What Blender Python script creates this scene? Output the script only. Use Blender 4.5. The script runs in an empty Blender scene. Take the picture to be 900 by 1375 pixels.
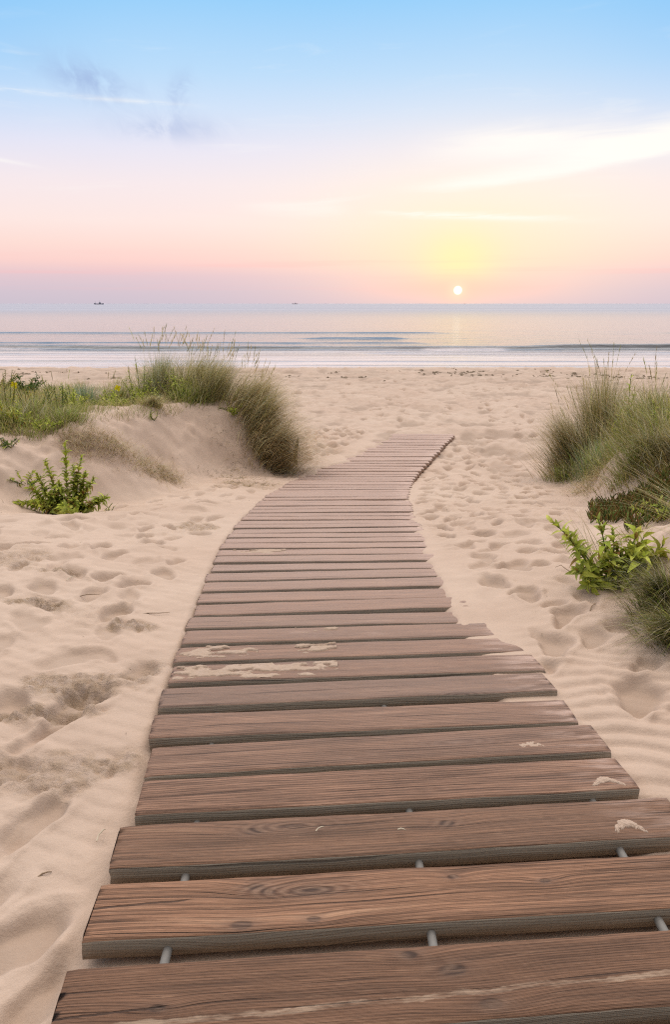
import bpy, math, random
import numpy as np
from mathutils import Vector, Matrix

random.seed(7)
RNG = np.random.default_rng(11)
sc = bpy.context.scene
COL = sc.collection
PI = math.pi
H = 1.4                       # eye height above the near planks (near plank tops are z = 0)
PITCH = math.radians(15.64)

# ------------------------------------------------------------------ helpers
def sstep(a, b, x):
    t = np.clip((x - a) / (b - a), 0, 1)
    return t * t * (3 - 2 * t)

class Noise2:
    def __init__(self, seed):
        self.t = np.random.default_rng(seed).random((256, 256))
    def __call__(self, x, y):
        x = np.asarray(x, float); y = np.asarray(y, float)
        xi = np.floor(x).astype(int); yi = np.floor(y).astype(int)
        fx = x - xi; fy = y - yi
        fx = fx * fx * (3 - 2 * fx); fy = fy * fy * (3 - 2 * fy)
        t = self.t
        a = t[xi & 255, yi & 255]; b = t[(xi + 1) & 255, yi & 255]
        c = t[xi & 255, (yi + 1) & 255]; d = t[(xi + 1) & 255, (yi + 1) & 255]
        return (a + (b - a) * fx) * (1 - fy) + (c + (d - c) * fx) * fy - 0.5
    def fbm(self, x, y, o=4):
        s = 0; a = 1.0
        for k in range(o):
            s = s + a * self(x * 2 ** k + 17.3 * k, y * 2 ** k - 9.1 * k); a *= 0.5
        return s
NA, NB, NC_, ND = Noise2(1), Noise2(2), Noise2(3), Noise2(4)

def tag(o, label=None, cat=None, group=None, kind=None):
    if kind is None and cat == 'grass clump': kind = 'thing'
    if label: o['label'] = label
    if cat: o['category'] = cat
    if group: o['group'] = group
    if kind: o['kind'] = kind
    return o

def empty(name, loc, label, cat, group=None):
    o = bpy.data.objects.new(name, None); COL.objects.link(o)
    o.location = loc; o.empty_display_size = 0.1
    return tag(o, label, cat, group)

def np_mesh(name, verts, quads, mat, parent=None, colors=None, attrs=None, smooth=True, loc=None):
    """quads: (n,4) int array; triangles given by repeating are not used"""
    me = bpy.data.meshes.new(name)
    verts = np.asarray(verts, np.float32); quads = np.asarray(quads, np.int32)
    k = quads.shape[1]
    me.vertices.add(len(verts)); me.vertices.foreach_set('co', verts.ravel())
    me.loops.add(quads.size); me.loops.foreach_set('vertex_index', quads.ravel())
    me.polygons.add(len(quads))
    me.polygons.foreach_set('loop_start', np.arange(0, quads.size, k, dtype=np.int32))
    me.polygons.foreach_set('loop_total', np.full(len(quads), k, np.int32))
    me.polygons.foreach_set('use_smooth', np.full(len(quads), smooth, bool))
    me.update(calc_edges=True); me.validate()
    if colors is not None:
        a = me.color_attributes.new('col', 'FLOAT_COLOR', 'POINT')
        c = np.ones((len(verts), 4), np.float32); c[:, :3] = colors
        a.data.foreach_set('color', c.ravel())
    for n, v in (attrs or {}).items():
        a = me.attributes.new(n, 'FLOAT', 'POINT'); a.data.foreach_set('value', np.asarray(v, np.float32).ravel())
    if mat: me.materials.append(mat)
    o = bpy.data.objects.new(name, me); COL.objects.link(o)
    if parent: o.parent = parent
    if loc is not None: o.location = loc
    return o

# ------------------------------------------------------------------ node expression helper
class S:
    def __init__(self, g, sock): self.g = g; self.s = sock
    def _b(self, op, o): return self.g.m(op, self, o)
    def __add__(self, o): return self._b('ADD', o)
    __radd__ = __add__
    def __sub__(self, o): return self._b('SUBTRACT', o)
    def __rsub__(self, o): return self.g.m('SUBTRACT', o, self)
    def __mul__(self, o): return self._b('MULTIPLY', o)
    __rmul__ = __mul__
    def __truediv__(self, o): return self._b('DIVIDE', o)
    def __neg__(self): return self * -1.0
class G:
    def __init__(self, tree): self.t = tree; tree.nodes.clear()
    def n(self, typ, **kw):
        nd = self.t.nodes.new(typ)
        for k, v in kw.items(): setattr(nd, k, v)
        return nd
    def put(self, sock, v):
        if isinstance(v, S): self.t.links.new(v.s, sock)
        elif v is not None:
            if isinstance(v, (tuple, list)) and len(v) == 3 and sock.type == 'RGBA': v = (*v, 1)
            sock.default_value = v
    def m(self, op, a, b=None, c=None, clamp=False):
        nd = self.n('ShaderNodeMath', operation=op, use_clamp=clamp)
        self.put(nd.inputs[0], a)
        if b is not None: self.put(nd.inputs[1], b)
        if c is not None: self.put(nd.inputs[2], c)
        return S(self, nd.outputs[0])
    def clamp(self, a): return self.m('ADD', a, 0.0, clamp=True)
    def step(self, a, b, x, lo=0.0, hi=1.0):
        nd = self.n('ShaderNodeMapRange', interpolation_type='SMOOTHSTEP')
        for i, v in enumerate((x, a, b, lo, hi)): self.put(nd.inputs[i], v)
        return S(self, nd.outputs[0])
    def gauss(self, x, w): 
        q = x / w
        return self.m('EXPONENT', (q * q) * -1.0)
    def gauss2(self, x, w, y, h):
        q = x / w; r = y / h
        return self.m('EXPONENT', (q * q + r * r) * -1.0)
    def xyz(self, x, y, z):
        nd = self.n('ShaderNodeCombineXYZ')
        for i, v in enumerate((x, y, z)): self.put(nd.inputs[i], v)
        return S(self, nd.outputs[0])
    def sep(self, v):
        nd = self.n('ShaderNodeSeparateXYZ'); self.put(nd.inputs[0], v)
        return [S(self, nd.outputs[i]) for i in range(3)]
    def noise(self, vec, scale=1.0, detail=3.0, rough=0.5, dist=0.0, color=False):
        nd = self.n('ShaderNodeTexNoise')
        self.put(nd.inputs['Vector'], vec); nd.inputs['Scale'].default_value = scale
        nd.inputs['Detail'].default_value = detail; nd.inputs['Roughness'].default_value = rough
        nd.inputs['Distortion'].default_value = dist
        return S(self, nd.outputs['Color' if color else 'Fac'])
    def voronoi(self, vec, scale=1.0, out='Distance'):
        nd = self.n('ShaderNodeTexVoronoi'); self.put(nd.inputs['Vector'], vec); nd.inputs['Scale'].default_value = scale
        return S(self, nd.outputs[out])
    def mix(self, f, a, b, mode='MIX'):
        nd = self.n('ShaderNodeMix', data_type='RGBA', blend_type=mode)
        self.put(nd.inputs[0], f); self.put(nd.inputs[6], a); self.put(nd.inputs[7], b)
        return S(self, nd.outputs[2])
    def ramp(self, f, stops):
        nd = self.n('ShaderNodeValToRGB'); cr = nd.color_ramp
        while len(cr.elements) < len(stops): cr.elements.new(0.5)
        for e, (p, c) in zip(cr.elements, stops): e.position = p; e.color = (*c, 1)
        self.put(nd.inputs[0], f)
        return S(self, nd.outputs[0])
    def attr(self, name, out='Fac'):
        nd = self.n('ShaderNodeAttribute', attribute_name=name)
        return S(self, nd.outputs[out])
    def coord(self, out='Object'):
        return S(self, self.n('ShaderNodeTexCoord').outputs[out])
    def pos(self): return S(self, self.n('ShaderNodeNewGeometry').outputs['Position'])
    def bump(self, h, dist=1.0, strength=1.0):
        nd = self.n('ShaderNodeBump'); nd.inputs['Distance'].default_value = dist; nd.inputs['Strength'].default_value = strength
        self.put(nd.inputs['Height'], h)
        return S(self, nd.outputs[0])

def srgb(r, g, b):
    f = lambda c: (c / 255 / 12.92) if c / 255 <= 0.04045 else ((c / 255 + 0.055) / 1.055) ** 2.4
    return (f(r), f(g), f(b))

def new_mat(name):
    m = bpy.data.materials.new(name); m.use_nodes = True
    return m, G(m.node_tree)
def finish(g, col, rough=0.8, spec=0.3, normal=None, **kw):
    b = g.n('ShaderNodeBsdfPrincipled'); g.put(b.inputs['Base Color'], col); g.put(b.inputs['Roughness'], rough)
    g.put(b.inputs['Specular IOR Level'], spec)
    if normal is not None: g.put(b.inputs['Normal'], normal)
    for k, v in kw.items(): g.put(b.inputs[k.replace('_', ' ')], v)
    o = g.n('ShaderNodeOutputMaterial'); g.t.links.new(b.outputs[0], o.inputs[0])
    return b

# ------------------------------------------------------------------ boardwalk layout (real metres, y = away from the viewer)
YT = np.arange(-10, 400, 0.05)
def table(xs, ys, w=7):
    v = np.interp(YT, xs, ys)
    k = np.hanning(2 * w + 1); k /= k.sum()
    v = np.convolve(np.pad(v, w, mode='edge'), k, 'valid')
    return lambda y: np.interp(y, YT, v)
top = table([-10, 1.5, 2.0, 2.5, 3.2, 4.0, 4.9, 6.1, 7.7, 9.3, 11, 13, 20, 28, 30, 36, 45, 80, 400],
            [0, 0.0, 0.0, -.012, -.06, -.13, -.22, -.37, -.56, -.74, -.80, -.82, -.95, -1.08, -1.06, -1.56, -2.2, -4, -30])
xc = table([0, 1.3, 1.84, 2.5, 3.75, 5.0, 6.1, 7.6, 9.3, 11, 13, 16], [.15, .15, .145, .10, .02, -.05, -.06, .02, .27, .75, 1.34, 2.2], 12)
rot = table([0, 2.2, 3.2, 4.5, 6.1, 9, 14], [4.6, 4.5, 3.8, 2.6, 1.4, 0.0, -1.0], 8)
HALF = 0.75
Y_END = 13.1

def dd(x, y):                       # distance measured along the slightly skewed planks
    return y - np.clip(x - xc(y), -1.2, 1.2) * np.tan(np.radians(rot(y)))

offL = table([0, 1.7, 2.2, 2.8, 3.5, 6, 7.5, 9, 10, 13, 14], [-.085, -.08, -.04, -.006, .000, .001, .004, .004, .012, .020, 0], 4)
offR = table([0, 1.6, 2.1, 2.6, 3.1, 4.2, 4.8, 6, 8.5, 9.5, 12.9, 13.6], [-.06, -.06, -.035, -.010, .003, .006, .0, -.006, -.014, -.07, -.09, 0], 4)
offM = table([0, 4, 6.5, 9, 11, 12.9, 13.4], [-.085, -.078, -.042, -.026, -.018, -.012, 0.0], 3)
ldrift = table([0, 9, 10.3, 12, 13.2, 20], [.06, .06, .28, .40, .45, .2], 4)
rdrift = table([0, 1.9, 2.4, 3.0, 4.0, 4.8, 5.6, 20], [.03, .05, .26, .24, .20, .12, .05, .05], 4)
rcover = table([0, 2.3, 2.9, 3.3, 4.0, 4.6, 5.2, 20], [0, 0, .014, .04, .045, .03, .01, 0], 4)
foot_r = table([-5, 2.9, 3.3, 3.7, 4.6, 6.2, 8, 9.2, 11], [1.75, 1.6, 1.42, 1.40, 1.75, 2.2, 2.62, 2.62, 2.9], 4)
top_r = table([-5, 2.5, 4.5, 6.5, 8.5, 10, 11], [.36, .38, .33, .21, -.05, -.28, -.5], 6)

def macro(x, y):
    """sand level without the small stuff"""
    x = np.asarray(x, float); y = np.asarray(y, float)
    d = dd(x, y)
    z0 = top(d)
    c = xc(d); xl = c - HALF; xr = c + HALF
    on = 1 - sstep(13.0, 13.5, d)
    om = offM(d) * on
    ol = offL(d) * on; orr = offR(d) * on
    ldw = ldrift(d) + NB.fbm(x * 2, y * 5, 2) * .3 * (ldrift(d) > .1)
    off = om + (ol - om) * (1 - sstep(xl + ldw - .09, xl + ldw, x))
    rd = rdrift(d)
    w = NA.fbm(x * 2 + 4, y * 9, 2) * .05
    off = off + (orr - om) * sstep(xr - rd - .08 + w, xr - rd + .05 + w, x)
    off = off + rcover(d) * sstep(xr - .16, xr + .22, x)
    z = z0 + off
    # gentle undulation off the boards
    side = np.maximum(sstep(.05, .6, xl - x), sstep(.1, .7, x - xr))
    z = z + side * on * (NA.fbm(x * .9, y * .9, 3) * .10 + .015)
    z = z + .10 * sstep(.25, 2.2, xl - x) * (1 - sstep(5, 7, y))
    z = z + .05 * sstep(.2, 1.2, x - xr) * (1 - sstep(5, 8, y))
    far = sstep(13, 17, y) * (1 - sstep(29, 33, y))
    z = z + far * NB.fbm(x * .25, y * .25, 3) * .10
    # left dune
    s = (x + 2.1) * -.888 + (y - 6.97) * .461
    s = s + NB.fbm(x * .8 + 3, y * .8, 3) * .35
    s = np.minimum(s, (-.50 - x) * 1.15)
    k = sstep(0, 1.15, s) * (1 - sstep(12.0, 14.5, y)) * sstep(3.5, 6.5, y - x * .15)
    zt = .16 + NA.fbm(x * .7 + 9, y * .7, 3) * .22 - .05 * np.clip(-x - 2.6, 0, 3)
    z = z + (np.maximum(zt, z) - z) * k
    # right dune
    s = x - foot_r(y) + NB.fbm(x * .9 - 5, y * .9, 3) * .30
    k = sstep(0, .85, s) * (1 - sstep(10.3, 12.3, y))
    zt = top_r(y) + NA.fbm(x * 1.1 - 3, y * 1.1, 3) * .18
    z = z + (np.maximum(zt, z) - z) * k
    return z

def at(px, d, z=None):
    """world point seen in the photograph's column px when it stands d metres away"""
    x = 0.0
    for _ in range(3):
        zz = float(macro(x, d)) if z is None else z
        D = d * math.cos(PITCH) + (H - zz) * math.sin(PITCH)
        x = (px - 450) / 1000 * D
    return Vector((x, d, float(macro(x, d)) if z is None else z))

# ------------------------------------------------------------------ world: dawn sky
W = bpy.data.worlds.new('World'); sc.world = W; W.use_nodes = True
g = G(W.node_tree)
SUN_AZ, SUN_EL = 9.0, 0.93
v = g.coord('Generated'); vx, vy, vz = g.sep(v)
el = g.m('ARCSINE', vz) * (180 / PI)
az = g.m('ARCTAN2', vx, vy) * (180 / PI)
E = 45.0
sky = g.ramp(g.clamp(el / E), [(p / E, srgb(*c)) for p, c in [
    (0.0, (203, 194, 208)), (0.9, (209, 196, 209)), (1.9, (224, 199, 208)), (2.9, (249, 210, 206)), (4.0, (251, 220, 213)), (5.5, (251, 230, 226)),
    (8.0, (245, 232, 236)), (10.3, (231, 230, 245)), (12.6, (208, 226, 249)), (14.8, (186, 220, 250)), (18.9, (150, 207, 250)), (26, (120, 190, 246))]] + [(1.0, srgb(120, 185, 240))])
# cooler to the left and right of the frame
side = g.step(10, 34, g.m('ABSOLUTE', az))
sky = g.mix(side * g.step(7, 19, el) * 0.60, sky, srgb(96, 184, 246))
dx = az - SUN_AZ
# broad pale veil, yellow glow, pink halo
sky = g.mix(g.gauss2(dx - 2, 13.0, el - 6.5, 5.0) * 0.55, sky, srgb(255, 246, 226))
sky = g.mix(g.gauss2(dx, 9.5, el - 3.8, 3.2) * 0.42, sky, srgb(255, 230, 182))
sky = g.mix(g.gauss2(dx, 2.6, el - 3.0, 2.0) * 0.68, sky, srgb(255, 243, 180))
sky = g.mix(g.gauss2(dx, 6.0, el - 1.1, 0.8) * 0.55, sky, srgb(255, 196, 188))
sky = g.mix(g.gauss2(dx, 1.3, el - 0.9, 0.9) * 0.60, sky, srgb(255, 205, 190))
# cirrus
cl = g.noise(g.xyz(az * 0.10, el * 0.9 - az * 0.03, 3.0), 1.0, 6, 0.6, 0.6)
fine = g.noise(g.xyz(az * 0.35, el * 3.0 - az * 0.12, 7.0), 1.0, 5, 0.6, 0.4)
a0 = g.clamp((az - 3.5) / 20.0)
ridge = a0 * a0 * 2.1 + 7.45 + (fine - 0.5) * 0.5
de = el - ridge
up = g.step(-.15, 0.45, de) * g.step(0.5 + a0 * 2.4, 0.0, de - 0.2) * g.step(.1, .5, cl)
s1 = up * g.step(3.2, 10.0, az)
s2 = g.gauss(el - 10.3 - (cl - 0.5) * 1.6, 1.0) * g.step(4.0, 12.0, az) * g.step(0.1, 0.5, cl) * 1.1
s3 = g.gauss(el - 5.95 + (az - 9) * 0.05 - (fine - .5) * .3, 0.22) * g.step(1.5, 6, az) * g.step(20, 11, az) * g.step(.25, .6, fine)
s4 = g.gauss(el - 6.5 - (cl - .5) * 1.5, 0.35) * g.step(-8, -3, az) * g.step(2, -1, az) * 0.35
s5 = g.gauss(el - 12.6 - az * -.02, 0.14) * g.step(-8, -14, az) * g.step(.3, .6, fine) * 0.7
s6 = g.gauss(el - 8.9 + (az + 22) * .12, 0.12) * g.step(-19, -23, az) * 0.5
s7 = g.step(.56, .75, cl) * g.step(4, 8, el) * g.step(20, 14, el) * 0.35
wht = g.clamp(s1 * 0.82 + s2 * .75 + s3 * .7 + s4 + s5 * .6 + s6 + s7 * .5)
sky = g.mix(wht, sky, srgb(255, 252, 247))
wn = g.noise(g.xyz(az * 0.55 + el * .35, el * 0.55, 1.0), 1.0, 4, 0.58, 0.9)
d1 = g.gauss2(az + 16.0 + (el - 13.5) * 1.1, 2.3, el - 13.9, 1.2) * 1.0
d2 = g.gauss2(az + 10.6 - (el - 13.6) * .3, 0.8, el - 13.5, 1.1) * .85
d3 = g.gauss2(az + 11.4, 3.4, el - 11.4, 0.75) * .7
dk = g.clamp((d1 + d2 + d3) * g.step(.28, .66, wn)) * 0.60
sky = g.mix(dk, sky, srgb(150, 172, 218))
# low bands over the sea on the left
pb = g.noise(g.xyz(az * 0.05, el * 1.6, 5.0), 1.0, 4, .55)
sky = g.mix(g.step(.5, .7, pb) * g.step(4.2, 2.4, el) * g.step(.6, 1.6, el) * 0.22, sky, srgb(255, 186, 186))
# unseen sky overhead and ahead boosted as added fill for the sand; dimmed behind
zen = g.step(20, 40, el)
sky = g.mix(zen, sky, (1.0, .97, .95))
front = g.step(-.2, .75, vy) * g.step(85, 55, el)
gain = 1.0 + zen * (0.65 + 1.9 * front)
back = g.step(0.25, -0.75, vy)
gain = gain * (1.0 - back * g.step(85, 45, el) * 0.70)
# sun disc
dist = g.m('SQRT', dx * dx + (el - SUN_EL) * (el - SUN_EL))
sky = g.mix(g.gauss(dist, 0.62) * .55, sky, srgb(255, 236, 205))
disc = g.step(0.35, 0.22, dist)
sky = g.mix(disc, sky, (1.0, .95, .85))
gain = gain + disc * 0.6
below = g.step(0.0, -2.0, el)
sky = g.mix(below, sky, (.30, .26, .24))
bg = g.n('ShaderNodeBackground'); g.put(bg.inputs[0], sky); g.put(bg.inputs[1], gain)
nis = g.n('ShaderNodeTexSky', sky_type='NISHITA', sun_disc=False)
nis.sun_elevation = math.radians(2.0); nis.sun_rotation = math.radians(SUN_AZ)
bg2 = g.n('ShaderNodeBackground'); g.t.links.new(nis.outputs[0], bg2.inputs[0]); bg2.inputs[1].default_value = 0.006
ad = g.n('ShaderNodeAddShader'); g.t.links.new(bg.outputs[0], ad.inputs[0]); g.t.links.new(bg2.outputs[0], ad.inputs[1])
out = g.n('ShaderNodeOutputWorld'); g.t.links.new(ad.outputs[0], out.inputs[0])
W.cycles.sampling_method = 'MANUAL'; W.cycles.sample_map_resolution = 1024

sun = bpy.data.lights.new('sun', 'SUN'); sun.energy = 0.5; sun.angle = math.radians(130); sun.color = (1, .80, .66)
so = bpy.data.objects.new('sun', sun); COL.objects.link(so)
sel = math.radians(20.0); saz = math.radians(SUN_AZ)
so.rotation_euler = Vector((math.sin(saz) * math.cos(sel), math.cos(saz) * math.cos(sel), math.sin(sel))).to_track_quat('Z', 'Y').to_euler()

# ------------------------------------------------------------------ camera
cam = bpy.data.cameras.new('camera'); co = bpy.data.objects.new('camera', cam); COL.objects.link(co)
co.location = (0, 0, H); co.rotation_euler = (PI / 2 - PITCH, 0, 0)
cam.sensor_fit = 'VERTICAL'; cam.sensor_height = 36.0; cam.lens = 36.0 * 1000 / 1375
cam.clip_start = 0.05; cam.clip_end = 40000
sc.camera = co

# ------------------------------------------------------------------ materials
def sand_material():
    m, g = new_mat('sand')
    p = g.pos(); px, py, pz = g.sep(p)
    crust = g.attr('crust'); dent = g.attr('dent'); wet = g.attr('wet')
    n1 = g.noise(p, 0.7, 5, .6); n2 = g.noise(p, 6.0, 5, .6); gr = g.noise(p, 420.0, 3, .7); gr2 = g.noise(p, 110.0, 3, .6)
    near = g.step(7.0, 1.5, py)
    c = g.mix(g.step(.3, .7, n1), (.475, .336, .250), (.515, .378, .287))
    c = g.mix(g.step(.35, .75, n2) * .30, c, (.37, .26, .19))
    c = g.mix(g.step(.40, .80, gr) * near * .22, c, (.30, .19, .13))
    c = g.mix(g.step(.45, .75, gr2) * near * .12, c, (.58, .46, .37))
    c = g.mix(g.clamp(dent) * .50, c, (.26, .178, .125))  # shade in prints and hollows painted darker; also tones sand on planks
    cn = g.noise(p, 24.0, 5, .65)
    c = g.mix(g.clamp(crust * g.step(.38, .60, cn)) * .65, c, (.38, .255, .155))
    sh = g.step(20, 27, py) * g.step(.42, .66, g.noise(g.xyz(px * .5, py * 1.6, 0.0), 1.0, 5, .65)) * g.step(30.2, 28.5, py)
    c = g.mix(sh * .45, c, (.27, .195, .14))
    c = g.mix(wet, c, (.20, .15, .125))
    rp = g.noise(p, 38.0, 4, .65); rc = g.noise(g.xyz(px * 1.0, py * 1.4 + px * .4, pz), 45.0, 6, .75)
    h = (gr - .5) * 0.0011 * near + (gr2 - .5) * .0014 + (rp - .5) * .0028 + crust * (rc - .5) * .018
    b = finish(g, c, g.m('SUBTRACT', .95, wet * .6), .15, g.bump(h, 1.0))
    return m
M_SAND = sand_material()

def wood_material(name, knots=(), crack=None, sandline=None, dustbias=0.0, freq=1.0, tint=(1, 1, 1)):
    m, g = new_mat(name)
    x, y, z = g.sep(g.coord('Object'))
    r = S(g, g.n('ShaderNodeObjectInfo').outputs['Random'])
    wx, wy, wz = g.sep(g.pos())
    nx, ny, nz = g.sep(S(g, g.n('ShaderNodeNewGeometry').outputs['True Normal']))
    X = x + r * 57.0; Yv = y + r * 13.0
    # knots
    vor = g.voronoi(g.xyz(X * 1.25, Yv * 5.0, r * 9.0), 1.0)
    kn = g.gauss(vor, 0.16); core = g.gauss(vor, 0.07)
    wide = g.gauss(vor, 0.34)
    for (kx, ky, s) in knots:
        ex = x - kx; ey = y - ky
        kn = kn + g.gauss2(ex, .055 * s, ey, .022 * s)
        core = core + g.gauss2(ex, .026 * s, ey, .013 * s)
        wide = wide + g.gauss2(ex, .13 * s, ey, .045 * s)
    core = g.step(.12, .55, core)
    bend = g.noise(g.xyz(X * 1.1, Yv * 4.0, r * 5.0), 1.0, 3, .5)
    f = Yv * 1.0 + (bend - .5) * .034 + wide * .013 + z * 0.6
    wob = g.noise(g.xyz(X * 4.0, Yv * 22.0, r), 1.0, 3, .6)
    ph = f * (2 * PI / .0105 * freq) + wob * 5.0
    rings = g.m('SINE', ph)
    rings2 = g.m('SINE', f * (2 * PI / .0042 * freq) + wob * 7.0 + bend * 11)
    fib = g.noise(g.xyz(X * 5.0, f * 260.0, z * 160.0), 1.0, 4, .7)
    lg = g.noise(g.xyz(X * 1.6, f * 28.0, r * 3.0), 1.0, 4, .6)
    t = g.clamp(.47 + rings * .19 + rings2 * .14 + (fib - .5) * 1.7 + (lg - .5) * 1.5)
    c = g.mix(t, (.052, .024, .012), (.345, .182, .112))
    tone = S(g, None) if False else r
    c = g.mix(g.m('FRACT', r * 7.31) * .35, c, (.17, .092, .058))
    c = g.mix(g.step(.58, .78, lg) * .40, c, (.44, .29, .195))          # pale raised grain
    c = g.mix(g.clamp(kn) * .65, c, (.085, .045, .032))
    c = g.mix(g.m('FRACT', r * 3.77) * .30, c, (.13, .095, .075))
    c = g.mix(core * .70, c, (.035, .022, .018))
    kr = g.m('SINE', vor * 150.0)
    c = g.mix(g.clamp(kn * (kr * .5 + .5)) * .4, c, (.33, .21, .15))
    shp = g.noise(g.xyz(X * 16.0, f * 420.0, r), 1.0, 3, .75); spk = g.noise(g.xyz(X * 60.0, Yv * 130.0, r), 1.0, 3, .7)
    c = g.mix(g.step(.56, .70, shp) * .55, c, (.045, .022, .012))
    c = g.mix(g.step(.60, .72, g.noise(g.xyz(X * 9.0, f * 300.0, r + 4.0), 1.0, 3, .7)) * .45, c, (.46, .29, .20))
    c = g.mix(g.step(.66, .74, spk) * .40, c, (.05, .03, .02))
    crk = g.step(.64, .72, g.noise(g.xyz(X * 1.2, f * 120.0, 2.0 + r), 1.0, 2, .5))
    if crack:
        x0, x1, yc, w = crack
        ww = g.noise(g.xyz(x * 9.0, 0.0, 0.0), 1.0, 3, .6)
        ln = g.gauss(y - yc - (x - x0) * .06 - (ww - .5) * .014, w) * g.step(x1, x1 - .12, x)
        crk = g.clamp(crk + g.step(.25, .7, ln))
    c = g.mix(crk * .75, c, (.030, .018, .013))
    c = g.mix(1.0, c, tint, 'MULTIPLY')
    # dust and sand caught in the grain, more of it further along the walk
    du = g.noise(g.xyz(wx * 2.2, wy * 5.0, 0.0), 1.0, 5, .65)
    dust = g.step(1.55, 2.6, wy) * .14 + g.step(1.9, 5.2, wy) * .54 + g.step(6, 11, wy) * .16 + dustbias
    dust = g.clamp(dust + g.step(.60, .80, du) * .30 * g.step(1.2, 3.5, wy))
    dust = dust * (g.step(.25, .7, 1.0 - t) * .25 + .80)
    ends = g.step(.50, .74, x) * g.step(.42, .66, g.noise(g.xyz(X * 5, f * 30, 0.0), 1.0, 4, .6)) * .75 * g.step(1.4, 2.2, wy)
    dust = g.clamp(dust + ends) * g.step(.35, .8, nz)
    c = g.mix(dust, c, (.48, .325, .255))
    if sandline:
        yl, tilt = sandline
        ww = g.noise(g.xyz(x * 7.0, 3.0, 0.0), 1.0, 4, .6); w2 = g.noise(g.xyz(x * 26.0, y * 60.0, 1.0), 1.0, 4, .65)
        ln = g.gauss(y - yl - x * tilt - (ww - .5) * .045, .0075)
        sl = g.step(.42, .66, ln * .55 + w2 * .55) * g.step(.05, .45, ln)
        sl = sl * g.step(.38, .62, g.noise(g.xyz(x * 5.0, y * 30.0, 4.0), 1.0, 4, .7))
        c = g.mix(sl * .55, c, (.50, .35, .24))
        sp = g.step(.70, .78, g.noise(g.xyz(x * 22.0, y * 60.0, 5.0), 1.0, 4, .7)) * g.step(.5, .62, g.noise(g.xyz(x * 3.0, y * 5.0, 8.0), 1.0, 2, .5))
        c = g.mix(sp * .6, c, (.50, .35, .23))
    # weathered grey-green sawn sides
    sidec = g.mix(g.noise(g.xyz(X * 3.0, z * 60.0, r), 1.0, 4, .6), (.19, .145, .105), (.42, .34, .26))
    sidec = g.mix(crk * .5, sidec, (.05, .04, .035))
    sidec = g.mix(g.step(2.5, 8.5, wy) * .72, sidec, (.44, .30, .235))
    c = g.mix(g.step(.62, .25, nz), c, sidec)
    h = (rings * .00035 + rings2 * .00030 + (fib - .5) * .0026 + (lg - .5) * .002 - crk * .003 - core * .002)
    finish(g, c, .72, .25, g.bump(h, 1.0, 1.0))
    return m
M_WOOD = wood_material('weathered_wood')
M_WOOD1 = wood_material('weathered_wood_near', [(-.04, .070, .7), (.05, .025, 1.1), (.11, -.062, .9), (-.58, -.02, .6)], (-.80, -.50, -.030, .0025), (-.035, .03), freq=1.5, tint=(.84, .77, .68))
M_WOOD2 = wood_material('weathered_wood_cracked', [(-.40, .052, .8), (-.37, .035, .6), (-.43, -.066, .95), (-.26, -.06, .6), (.10, .05, .5), (.33, .02, .5)], (-.80, -.50, .008, .0032), freq=.8, tint=(1.12, 1.04, .93))
M_WOOD3 = wood_material('weathered_wood_dark', [(-.42, .03, .9), (.12, .02, .8)], None, tint=(1.0, .92, .82))

def plain(name, col, rough=.6, metal=0.0, nscale=40, var=.3):
    m, g = new_mat(name)
    n = g.noise(g.coord('Object'), nscale, 4, .6)
    c = g.mix(g.step(.3, .7, n) * var, col, tuple(q * .5 for q in col))
    b = finish(g, c, rough, .4, g.bump((n - .5) * .002, 1.0)); b.inputs['Metallic'].default_value = metal
    return m
M_ROD = plain('galvanised_rod', (.20, .18, .16), .7, .1)
M_STAKE = plain('driftwood', (.12, .085, .055), .8)
M_HULL = plain('ship_hull_paint', (.17, .18, .25), .6, 0, .2, .2)
M_CABIN = plain('ship_cabin_paint', (.42, .41, .46), .6, 0, .2, .2)
M_TWIG = plain('dry_twig', (.26, .17, .10), .8)
M_TWIG_PALE = plain('pale_straw', (.52, .42, .30), .8)
M_WEED = plain('dry_seaweed', (.24, .17, .11), .9, 0, 8)

def leaf_material(name, trans=.35, gloss=.25, green=False):
    m, g = new_mat(name)
    c = g.attr('col', 'Color')
    n = g.noise(g.pos(), 60, 3, .6)
    c = g.mix(g.step(.3, .7, n) * .25, c, (.02, .025, .008))
    b = g.n('ShaderNodeBsdfPrincipled'); g.put(b.inputs['Base Color'], c); b.inputs['Roughness'].default_value = .55
    b.inputs['Specular IOR Level'].default_value = gloss
    t = g.n('ShaderNodeBsdfTranslucent'); g.put(t.inputs[0], g.mix(.5, c, (.20, .24, .03)) if green else c)
    mx = g.n('ShaderNodeMixShader'); mx.inputs[0].default_value = trans
    g.t.links.new(b.outputs[0], mx.inputs[1]); g.t.links.new(t.outputs[0], mx.inputs[2])
    o = g.n('ShaderNodeOutputMaterial'); g.t.links.new(mx.outputs[0], o.inputs[0])
    return m
M_LEAF = leaf_material('leaf', .38, .10, green=True)
M_BLADE = leaf_material('grass_blade', .48, .15)
M_PETAL = leaf_material('petal', .28, .1)

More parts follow.
